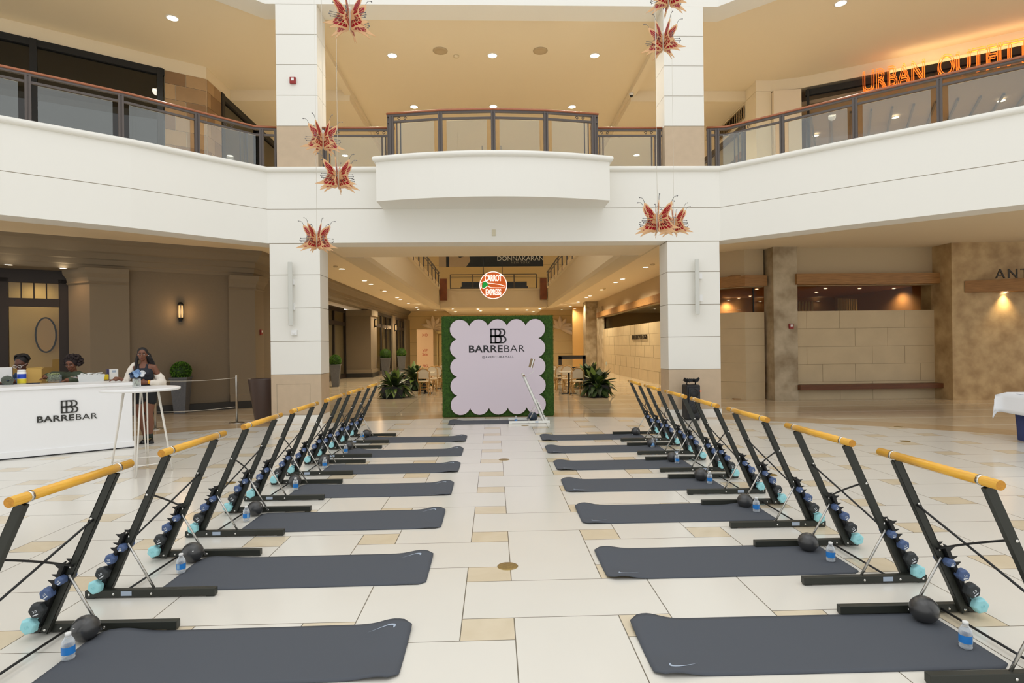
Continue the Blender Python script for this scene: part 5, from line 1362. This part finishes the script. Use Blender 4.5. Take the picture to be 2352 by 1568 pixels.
MB().box(-.05, .1, 0, .06, 0, .19).build('carton', PAPERW, t, None, .002); MB().box(-.085, -.05, 0, .06, 0, .19).build('purple_side', mat('purple_print', (62, 54, 92), .5), t); MB().box(.0, .06, -.002, 0, .13, .17).build('print', GREYP, t)
q = on_counter(290, 873, -.12); m = MB(); m.box(-.07, .07, 0, .09, 0, .012); tag(m.build('phone', BLACK2, None, q, .004), 'dark phone lying at the right end of the counter', 'phone').rotation_euler = (0, 0, crz)
# tall white table with wire legs
g = at_z(326, 1085, 0)
t = thing('cocktail_table', 'tall round white table on thin splayed wire legs', 'table', (g.x, g.y, 0))
MB().lathe([(.44, 1.105), (.465, 1.115), (.465, 1.14), (.45, 1.145)], 56).build('tabletop', LWHITE, t)
for k in range(4):
    a = .35+k*PI/2; m = MB()
    for d_ in (-.18, .18):
        m.tube([(.20*math.cos(a+d_*.9), .20*math.sin(a+d_*.9), 1.105), (.36*math.cos(a+d_*.1), .36*math.sin(a+d_*.1), .006)], .0095, 8)
    m.build('leg', WMETAL, t)
m = MB(); m.tube([(.335*math.cos(2*PI*i/40), .335*math.sin(2*PI*i/40), .15) for i in range(41)], .007, 6, 0, False); m.tube([(.21*math.cos(2*PI*i/40), .21*math.sin(2*PI*i/40), 1.10) for i in range(41)], .007, 6, 0, False); m.build('ring', WMETAL, t)
q = at_z(314, 889, 1.145)
t = thing('flower_vase', 'short clear glass vase with blue and white flowers on the tall table', 'vase', q); t.scale = (.85, .85, .9)
MB().lathe([(.055, 0), (.06, .005), (.055, .13)], 24, cap=False).build('glass', whitened_clear('vase_glass', (226, 232, 230), .3), t)
m = MB()
rg = random.Random(6)
for k in range(10): m.ball((rg.uniform(-.035, .035), rg.uniform(-.035, .035), rg.uniform(.02, .11)), .016, 6, 4, 0)
m.build('stems', mat('vase_stones', (170, 176, 158), .5), t)
def bloom(c, r, mt_, seed):
    m = MB(); rg = random.Random(seed); c = Vector(c)
    for k in range(16):
        a = k*2.4; e = .15+k*.07; d = Vector((math.cos(a)*math.cos(e), math.sin(a)*math.cos(e), math.sin(e))); s_ = d.cross(Vector((0, 0, 1))).normalized(); u_ = s_.cross(d)
        p = c+d*r*.75; m.add([c+d*r*.2, p+s_*r*.42+u_*r*.1, p+d*r*.25+u_*r*.3, p-s_*r*.42+u_*r*.1], [(0, 1, 2, 3)])
    m.ball(c, r*.55, 10, 6); m.build('bloom', mt_, t)
bloom((-.05, -.03, .17), .065, mat('petal_navy', (48, 66, 92), .6), 1); bloom((.03, -.05, .19), .075, mat('petal_blue', (140, 172, 210), .6), 2)
bloom((.08, .01, .19), .065, mat('petal_white', (232, 234, 236), .6), 3); bloom((-.01, .04, .21), .06, mat('petal_blue', (140, 172, 210), .6), 4); bloom((-.08, .02, .18), .04, mat('petal_white', (232, 234, 236), .6), 5)

# ================================================================== BUTTERFLY ORNAMENTS
COP = mat('copper_tan_metal', (226, 182, 134), .5); REDG = mat('red_glass_panel', (160, 14, 36), .25); DRED = mat('dark_red_panel', (110, 34, 42), .35); ANT = mat('antenna_grey', (120, 120, 120), .4)
def wing_mesh():
    m = MB()
    up_ = [(.01, .0), (.02, .06), (.09, .135), (.15, .19), (.205, .215), (.21, .175), (.185, .11), (.15, .05), (.15, .015), (.02, -.01)]
    lo_ = [(.01, -.0), (.15, .015), (.18, -.05), (.22, -.095), (.30, -.135), (.325, -.15), (.24, -.145), (.19, -.14), (.235, -.175), (.25, -.195), (.17, -.165), (.10, -.15), (.05, -.165), (.02, -.15)]
    for poly in (up_, lo_): m.plate(poly, (0, .003, 0), (1, 0, 0), UP, .006, 0)
    def cell(pts, mi=1):
        cx = sum(p[0] for p in pts)/len(pts); cz = sum(p[1] for p in pts)/len(pts)
        for sd in (-1, 1):
            m.plate([(cx+(x-cx)*.94, cz+(z-cz)*.94) for x, z in pts], (0, .0055 if sd > 0 else -.0025, 0), (1, 0, 0), UP, .003, mi)
    R0_ = (.03, .01)
    outer = [(.085, .12), (.15, .175), (.193, .197), (.193, .15), (.172, .1), (.165, .09), (.14, .055), (.135, .02)]
    def fan(c, a, b, i0=.25, i1=.97):
        f = lambda p, t: (c[0]+(p[0]-c[0])*t, c[1]+(p[1]-c[1])*t)
        return [f(a, i0), f(a, i1), f(b, i1), f(b, i0)]
    for i, (a, b) in enumerate(((outer[0], outer[2]), (outer[2], outer[3]), (outer[3], outer[4]), (outer[5], outer[6]), (outer[6], outer[7]))):
        e = Vector(b)-Vector(a); a2 = tuple(Vector(a)+e*.1); b2 = tuple(Vector(b)-e*.12); cell(fan(R0_, a2, b2, .3), 1)
    lo = [(.14, -.0), (.17, -.05), (.205, -.1), (.22, -.13), (.16, -.14), (.1, -.135), (.06, -.145), (.03, -.14)]
    c0 = (.035, .0)
    for i in range(len(lo)-1):
        a, b = lo[i], lo[i+1]; e = Vector(b)-Vector(a); a2 = tuple(Vector(a)+e*.14); b2 = tuple(Vector(b)-e*.14)
        cell(fan(c0, a2, b2, .35, .62), 1 if i % 2 == 0 else 2); cell(fan(c0, a2, b2, .68, .96), 1)
    return m
def make_butterfly():
    t = thing('butterfly_ornament', 'x', 'hanging ornament')
    wm = wing_mesh(); first_w = None
    for k in range(6):
        if first_w is None:
            w_ = first_w = wm.build('wing', [COP, REDG, DRED], t)
            m = MB(); m.tube([(.2, 0, .21), (.215, 0, .245), (.24, 0, .27), (.275, 0, .275)], .0035, 5); m.ball((.278, 0, .273), .009, 8, 5); first_a = m.build('antenna', ANT, w_)
            m = MB()
            for z, l in ((.0, .24), (-.03, .25), (-.055, .235)):
                m.tube([(.12, .01, z+.01), (l, .02, z)], .0035, 5); m.ball((l, .02, z), .009, 8, 5)
            m.build('side_stamen', ANT, w_)
        else: w_ = dup(first_w, t)
        w_.rotation_euler = (0, 0, k*PI/3)
    m = MB()
    m.lathe([(.004, -.16), (.012, -.1), (.02, -.03), (.024, .02), (.018, .05), (.022, .075), (.026, .1), (.012, .12), (.003, .13)], 14); m.build('body', mat('pearl_body', (206, 200, 186), .3), t)
    m = MB(); m.tube([(0, 0, .12), (0, 0, 6.5)], .0028, 5); m.build('hanging_cord', mat('cord_white', (230, 226, 214), .6), t)
    return t
bfl = make_butterfly(); k = 0
for x, y, wpx, d, a, lab in ((803, 40, 112, 6.6, .5, 'top left butterfly ornament with red wings, highest above the left pillar'),
        (742, 318, 92, 8.0, .25, 'butterfly ornament before the left pillar, upper one of the close pair'), (776, 405, 98, 7.6, .62, 'butterfly ornament before the left pillar, lower one of the close pair'),
        (728, 548, 88, 8.2, .1, 'lowest butterfly ornament at left, just under the white fascia'), (1536, -12, 100, 7.0, .45, 'butterfly ornament cut by the top edge above the right pillar'),
        (1523, 92, 92, 7.8, .75, 'butterfly ornament high before the right pillar'), (1510, 505, 104, 7.0, .35, 'lowest right butterfly ornament, front one of the pair'), (1548, 512, 84, 8.6, .05, 'lowest right butterfly ornament, rear one of the pair')):
    p = at_d(x, y, d); sc_ = wpx/FPX*d/.60
    o = bfl if k == 0 else copy_thing(bfl, lab, p); k += 1
    o.location = p; o.rotation_euler = (0, 0, a); o.scale = (sc_, sc_, sc_); o['label'] = lab; o['group'] = 'hanging butterfly ornaments'
# ================================================================== PEOPLE
SK1 = mat('skin_deep_brown', (116, 74, 54), .5); SK2 = mat('skin_dark_brown', (96, 60, 46), .5)
HAIR = mat('black_hair', (26, 22, 22), .6, bump=.6, bscale=120)
def limb(m, pts, rs, n=14, sq=None):
    """tapered limb with rounded joints"""
    P = [Vector(p) for p in pts]
    m.tube(P, rs, n, 0, True)
    for p, r in zip(P, rs): m.ball(p, r*.995, 12, 8)
def ring_loft(m, rings, n=20):                  # rings: (cx,cy,z,rx,ry)
    v = []
    for cx, cy, z, rx, ry in rings:
        for j in range(n):
            a = 2*PI*j/n; v.append((cx+rx*math.cos(a), cy+ry*math.sin(a), z))
    k = len(rings)
    m.add(v, [(i*n+j, i*n+(j+1) % n, (i+1)*n+(j+1) % n, (i+1)*n+j) for i in range(k-1) for j in range(n)]+[list(range(n))[::-1], list(range((k-1)*n, k*n))], 0, True)
def fused(m, name, mt_, parent, vox=.009, smooth=4):
    o = m.build(name, mt_, parent)
    r = o.modifiers.new('remesh', 'REMESH'); r.mode = 'VOXEL'; r.voxel_size = vox; r.use_smooth_shade = True
    s = o.modifiers.new('smooth', 'SMOOTH'); s.iterations = smooth; s.factor = .5
    return o
def hand(m, wrist, d, palm_n, L=.17, curl=.5, thumb=1):
    """palm, four fingers of unequal length and a thumb; d = direction of the hand, palm_n = way the palm faces"""
    wrist = Vector(wrist); d = Vector(d).normalized(); pn = Vector(palm_n); pn = (pn-d*pn.dot(d)).normalized(); sd = d.cross(pn)
    c = wrist+d*L*.27; m.ball(c, L*.25, 12, 8, 0, (1, 1, 1)); m.bar(wrist, wrist+d*L*.5, L*.42, L*.16, tuple(pn))
    for k, ln in enumerate((.40, .47, .44, .33)):
        b = wrist+d*L*.5+sd*(k-1.5)*L*.115; p = [b-d*L*.1, b]; dd = d.copy()
        for q in range(3):
            dd = (dd+pn*curl*.45).normalized(); p.append(p[-1]+dd*L*ln/3)
        limb(m, p, [L*.052, L*.052, L*.048, L*.043, L*.036], 8)
    b = wrist+d*L*.16+sd*thumb*L*.18; e = (d*.6+sd*thumb*.8+pn*.25).normalized(); limb(m, [b, b+e*L*.2, b+e*L*.2+(d+pn*.3).normalized()*L*.2], [L*.065, L*.055, L*.042], 8)
def head(m, c, s=1.0, yaw=0, pitch=0):
    """face looks along -y before turning; c = centre of the head"""
    M = Matrix.Translation(c) @ Matrix.Rotation(yaw, 4, 'Z') @ Matrix.Rotation(pitch, 4, 'X') @ Matrix.Scale(s, 4)
    n0 = len(m.v)
    m.ball((0, .012, .025), .088, 20, 14, 0, (.86, 1.08, 1.08)); m.ball((0, -.018, -.045), .062, 18, 12, 0, (.9, 1.0, 1.12)); m.ball((0, -.045, -.088), .026, 12, 8, 0, (1.2, .9, .9))
    m.ball((0, -.062, .035), .045, 12, 8, 0, (1.2, .6, .6))                                  # brow
    for sx in (-1, 1):
        m.ball((sx*.036, -.058, -.018), .027, 12, 8, 0, (1, .8, 1)); m.ball((sx*.078, .012, -.005), .02, 10, 6, 0, (.4, .8, 1.35)); m.ball((sx*.013, -.088, -.026), .011, 8, 6)
    m.tube([(0, -.078, .018), (0, -.092, -.008), (0, -.102, -.024)], [.009, .012, .0145], 8); m.ball((0, -.1, -.026), .014, 10, 6)
    m.ball((0, -.082, -.053), .019, 12, 6, 0, (1.35, .8, .36)); m.ball((0, -.08, -.066), .018, 12, 6, 0, (1.2, .8, .42))
    m.xf(M, n0); return M
def face_bits(t, M, lipc=(120, 62, 56)):
    m = MB()
    for sx in (-1, 1): m.ball((sx*.031, -.079, .006), .0125, 10, 6, 0, (1.3, .55, .6))
    m.xf(M); m.build('eye_whites', mat('eye_white', (186, 176, 166), .5), t)
    m = MB()
    for sx in (-1, 1):
        m.ball((sx*.031, -.0855, .006), .0065, 8, 6, 0, (1, .5, 1)); m.tube([(sx*.014, -.088, .03), (sx*.032, -.09, .035), (sx*.05, -.078, .028)], .0035, 5); m.tube([(sx*.016, -.086, .013), (sx*.031, -.09, .0155), (sx*.046, -.08, .011)], .0022, 5)
    m.xf(M); m.build('brows_and_pupils', mat('brow_black', (22, 18, 18), .6), t)
    m = MB(); m.ball((0, -.0905, -.055), .016, 12, 6, 0, (1.35, .5, .3)); m.ball((0, -.089, -.066), .015, 12, 6, 0, (1.2, .5, .36)); m.xf(M); m.build('lips', mat('lip_tone', lipc, .45), t)

# ---- standing woman at the right end of the counter --------------------
g = at_z(330, 1019, 0); X0, Y0 = g.x-.0, g.y+.06
t = thing('person', 'standing woman in black crop top and shorts with a cream cardigan off her shoulders', 'person', (X0, Y0, 0), .36)
m = MB()
# weight on one leg, feet close; x to the right of the photo, faces -y
ring_loft(m, [(-.0, .0, .86, .155, .11), (.0, 0, .92, .16, .115), (-.0, 0, .98, .14, .10), (-.005, 0, 1.06, .118, .088), (-.01, -.01, 1.16, .13, .095), (-.015, -.015, 1.25, .142, .105), (-.015, -.0, 1.33, .14, .085), (-.015, .005, 1.385, .10, .065), (-.015, .005, 1.41, .05, .05)])
limb(m, [(-.015, .01, 1.36), (-.015, -.0, 1.45), (-.02, -.01, 1.5)], [.055, .047, .047])
limb(m, [(-.17, 0, 1.335), (-.02, .01, 1.36), (.14, 0, 1.335)], [.048, .06, .05])
# legs
limb(m, [(-.075, .0, .88), (-.085, -.0, .72), (-.085, -.01, .52), (-.06, -.01, .46), (-.055, .02, .34), (-.025, .03, .2), (.0, .03, .1)], [.098, .085, .062, .056, .056, .043, .035])
limb(m, [(.075, .0, .88), (.07, -.0, .72), (.06, -.01, .52), (.065, -.01, .46), (.075, .02, .34), (.065, .03, .2), (.06, .03, .1)], [.098, .085, .062, .056, .056, .043, .035])
# arm on the counter side (photo left): elbow bent, hand resting on the counter
limb(m, [(-.17, 0, 1.33), (-.235, .02, 1.19), (-.27, .0, 1.07)], [.048, .043, .037]); limb(m, [(-.27, .0, 1.07), (-.32, -.05, 1.13), (-.37, -.08, 1.165)], [.037, .032, .025])
hand(m, (-.37, -.08, 1.165), (-1, -.3, -.25), (0, 0, -1), .165, .35, 1)
# other arm folded across the waist
limb(m, [(.14, 0, 1.33), (.20, .01, 1.2), (.225, -.01, 1.08)], [.05, .046, .038]); limb(m, [(.225, -.01, 1.08), (.14, -.12, 1.07), (.05, -.15, 1.085)], [.038, .033, .026])
hand(m, (.05, -.15, 1.085), (-1, -.15, .05), (0, 1, -.3), .16, .6, -1)
Mh = head(m, (-.03, -.025, 1.565), .98, .06, .02)
fused(m, 'body', SK1, t)
face_bits(t, Mh)
m = MB(); ring_loft(m, [(-.01, -.005, 1.12, .132, .10), (-.015, -.012, 1.2, .148, .112), (-.018, -.02, 1.26, .152, .118), (-.018, -.008, 1.31, .138, .1), (-.016, .0, 1.335, .115, .08)])
for sx in (-.075, .055):
    limb(m, [(sx-.02, -.085, 1.3), (sx-.015, -.05, 1.385), (sx, .02, 1.395), (sx, .07, 1.33)], [.022, .018, .018, .022], 10)
for sx in (-.075, .045): m.ball((sx, -.085, 1.235), .06, 14, 10)
fused(m, 'crop_top', mat('black_jersey', (34, 36, 44), .75), t, .008, 5)
m = MB(); ring_loft(m, [(.0, 0, .79, .165, .112), (0, 0, .86, .168, .12), (0, 0, .94, .165, .118), (0, 0, 1.0, .14, .1), (-.003, 0, 1.045, .125, .092)])
for sx in (-1, 1): limb(m, [(sx*.078, 0, .88), (sx*.082, 0, .75)], [.105, .098], 16)
fused(m, 'shorts', mat('black_shorts', (24, 25, 27), .8), t, .008, 3)
m = MB()    # cardigan: bunched sleeve on the photo right arm, draped over the other shoulder
limb(m, [(.19, .03, 1.2), (.225, .01, 1.15), (.25, -.01, 1.07), (.2, -.08, 1.05), (.13, -.13, 1.07)], [.062, .075, .082, .068, .05]); limb(m, [(.2, .09, 1.19), (.05, .15, 1.14), (-.12, .13, 1.2), (-.18, .07, 1.33)], [.05, .05, .05, .055])
limb(m, [(-.16, .02, 1.38), (-.205, .0, 1.3), (-.245, .01, 1.2), (-.285, -.0, 1.09), (-.31, -.04, 1.12)], [.052, .06, .058, .052, .042]); limb(m, [(.26, .03, 1.05), (.30, .03, .985)], [.06, .03])
fused(m, 'cardigan', mat('cream_knit', (224, 216, 204), .9, bump=.3, bscale=150), t, .009, 3)
m = MB(); n0 = 0
m.ball((0, .028, .042), .094, 20, 14, 0, (.92, 1.05, .98)); m.ball((0, .05, -.02), .08, 16, 12, 0, (1.0, .8, 1.1)); m.xf(Mh)
limb(m, [(.035, .05, 1.55), (.055, .075, 1.46), (.085, .08, 1.39), (.12, .08, 1.33), (.14, .09, 1.26)], [.055, .046, .036, .024, .012])
for k_ in range(5): limb(m, [(.05+.012*k_, .03, 1.50), (.07+.015*k_, .06, 1.42), (.09+.02*k_, .07, 1.30-.02*k_)], [.014, .013, .008], 8); limb(m, [(-.11, .03, 1.56), (-.12, .0, 1.46), (-.12, -.06, 1.38), (-.135, -.1, 1.26), (-.15, -.11, 1.16)], [.03, .026, .024, .02, .01])
o = fused(m, 'long_hair', HAIR, t, .009, 3)
# keep the face clear: carve nothing, the hair sits behind the brow line
m = MB(); m.tube([(.105+.037*0, 0, 0), (.105, 0, 0.03)], .036, 14); m.xf(Matrix.Translation((.0, -.14, 1.085)) @ Matrix.Rotation(PI/2, 4, 'Y') @ Matrix.Translation((-.105, 0, .07)))
m.build('yellow_wristband', mat('band_yellow', (236, 170, 40), .5), t)
m = MB(); m.ball((.058, -.005, 1.545), .008, 8, 6); m.build('earring', mat('earring_pearl', (236, 232, 226), .2), t)
m = MB()
for x, a in ((.0, -.35), (.07, .25)):
    n0 = len(m.v); m.ball((0, -.05, .04), .05, 16, 10, 0, (.85, 1.9, .75)); m.box(-.042, .042, -.14, .05, 0, .025); m.box(-.04, .04, .0, .05, .0, .03); m.xf(Matrix.Translation((x, .03, 0)) @ Matrix.Rotation(a, 4, 'Z'), n0)
fused(m, 'shoes', mat('black_patent', (20, 22, 24), .2), t, .008, 1)
m = MB(); m.tube([(.0, .03, .06), (.0, .03, .16)], [.045, .042], 14); m.tube([(.062, .03, .06), (.064, .03, .16)], [.045, .042], 14); m.build('socks', mat('dark_green_sock', (34, 44, 34), .8), t)
m = MB()
for i in range(5): m.ball((-.02+i*.025, -.03-.005*(i % 2), .075), .011, 8, 6)
m.build('shoe_trim', mat('gold_trim', (206, 176, 110), .3, metal=.6), t)
# ---- woman with curly hair behind the counter --------------------------
def seated(px, py, d, label, hairf, top, skin, pitch, yaw, arms, lean=.0):
    c = at_d(px, py, d); t = thing('person', label, 'person', (c.x, c.y, 0)); z = c.z
    m = MB(); b = .0
    ring_loft(m, [(0, .2, .02, .14, .1), (0, .2, .5, .15, .11), (0, .2, .85, .17, .12), (0, .18, 1.0, .16, .12), (0, .12, z-.33, .17, .115), (0, .08, z-.2, .18, .10), (0, .07, z-.15, .11, .07), (0, .06, z-.13, .055, .055)])
    limb(m, [(0, .06, z-.2), (0, .03, z-.08)], [.055, .05])
    for a in arms: limb(m, a[0], a[1])
    for a in arms: hand(m, a[0][-1], a[2], (0, 0, -1), .165, .5, a[3])
    M = head(m, (0, -.0, z), 1.12, yaw, pitch); fused(m, 'body', skin, t); face_bits(t, M)
    m = MB(); ring_loft(m, [(0, .2, .8, .19, .14), (0, .19, 1.0, .18, .14), (0, .12, z-.33, .20, .135), (0, .08, z-.21, .205, .12), (0, .07, z-.165, .16, .1), (0, .07, z-.13, .085, .075)])
    for a in arms: limb(m, a[0][:3], [r+.02 for r in a[1][:3]])
    for mm in top[1:]: pass
    fused(m, 'jacket' if top[0] == 'jacket' else 'shirt', top[1], t, .01, 3)
    hairf(t, M)
    return t, M
def curly(t, M):
    m = MB(); rg = random.Random(3)
    m.ball((0, .03, .045), .102, 20, 14)
    for k in range(520):
        a = rg.uniform(0, 2*PI); zz = rg.uniform(-.6, 1); q = Vector((math.sqrt(1-zz*zz)*math.cos(a), math.sqrt(1-zz*zz)*math.sin(a)*.9, zz))
        if q.y < -.45 and q.z < .45: continue
        m.ball(Vector((.012, .03, .035))+q*rg.uniform(.098, .13), rg.uniform(.010, .02), 7, 5)
    m.xf(M); m.build('curly_hair', mat('dark_brown_hair', (42, 30, 30), .7, bump=.8, bscale=140), t)
def twists(t, M):
    m = MB(); rg = random.Random(4)
    m.ball((0, .03, .045), .09, 18, 12, 0, (.95, 1.05, 1))
    for k in range(44):
        a = rg.uniform(.1, PI-.1) if k % 2 else rg.uniform(-.15, PI+.15); r0 = .09; p = [Vector((.02, 0, .13))]
        for i in range(1, 6):
            s = i/5; p.append(Vector((math.cos(a)*(.02+.085*math.sin(s*1.5)), .03+math.sin(a)*(.02+.09*math.sin(s*1.5)), .135-.09*s*s+.015*math.sin(s*3))))
        m.tube(p, [.013, .013, .012, .012, .011, .009], 6)
    m.xf(M); m.build('twisted_hair', HAIR, t)
seated(165, 836, 10.35, 'woman with dark curly hair in a green jacket behind the counter', curly, ('jacket', mat('olive_jacket', (72, 82, 64), .85, noise=.15, nscale=20)), SK1, .28, .12,
       [([(-.17, .08, 1.2), (-.29, -.05, 1.22), (-.27, -.22, 1.2)], [.05, .045, .036], (-.2, -1, -.2), 1), ([(.16, .08, 1.17), (.22, -.02, 1.06), (.12, -.22, 1.13)], [.05, .045, .036], (-.4, -1, 0), -1)])
tt, M = seated(49, 836, 10.2, 'woman with twisted hair and glasses in a blue shirt, looking down behind the counter', twists, ('shirt', mat('denim_blue', (62, 88, 124), .85)), SK2, .38, .1,
       [([(-.17, .08, 1.15), (-.22, -.02, 1.06), (-.12, -.2, 1.13)], [.05, .045, .036], (.4, -1, 0), 1), ([(.17, .08, 1.15), (.22, -.02, 1.06), (.1, -.22, 1.13)], [.05, .045, .036], (-.4, -1, 0), -1)])
m = MB()
for sx in (-1, 1):
    m.tube([(sx*.036+.026*math.cos(2*PI*i/18), -.1, -.002+.022*math.sin(2*PI*i/18)) for i in range(19)], .0035, 5, 0, False); m.tube([(sx*.062, -.1, .004), (sx*.08, .01, .006)], .003, 5)
m.tube([(-.01, -.103, .002), (.01, -.103, .002)], .003, 5); m.xf(M); m.build('eyeglasses', mat('pale_frames', (214, 210, 206), .3), tt)
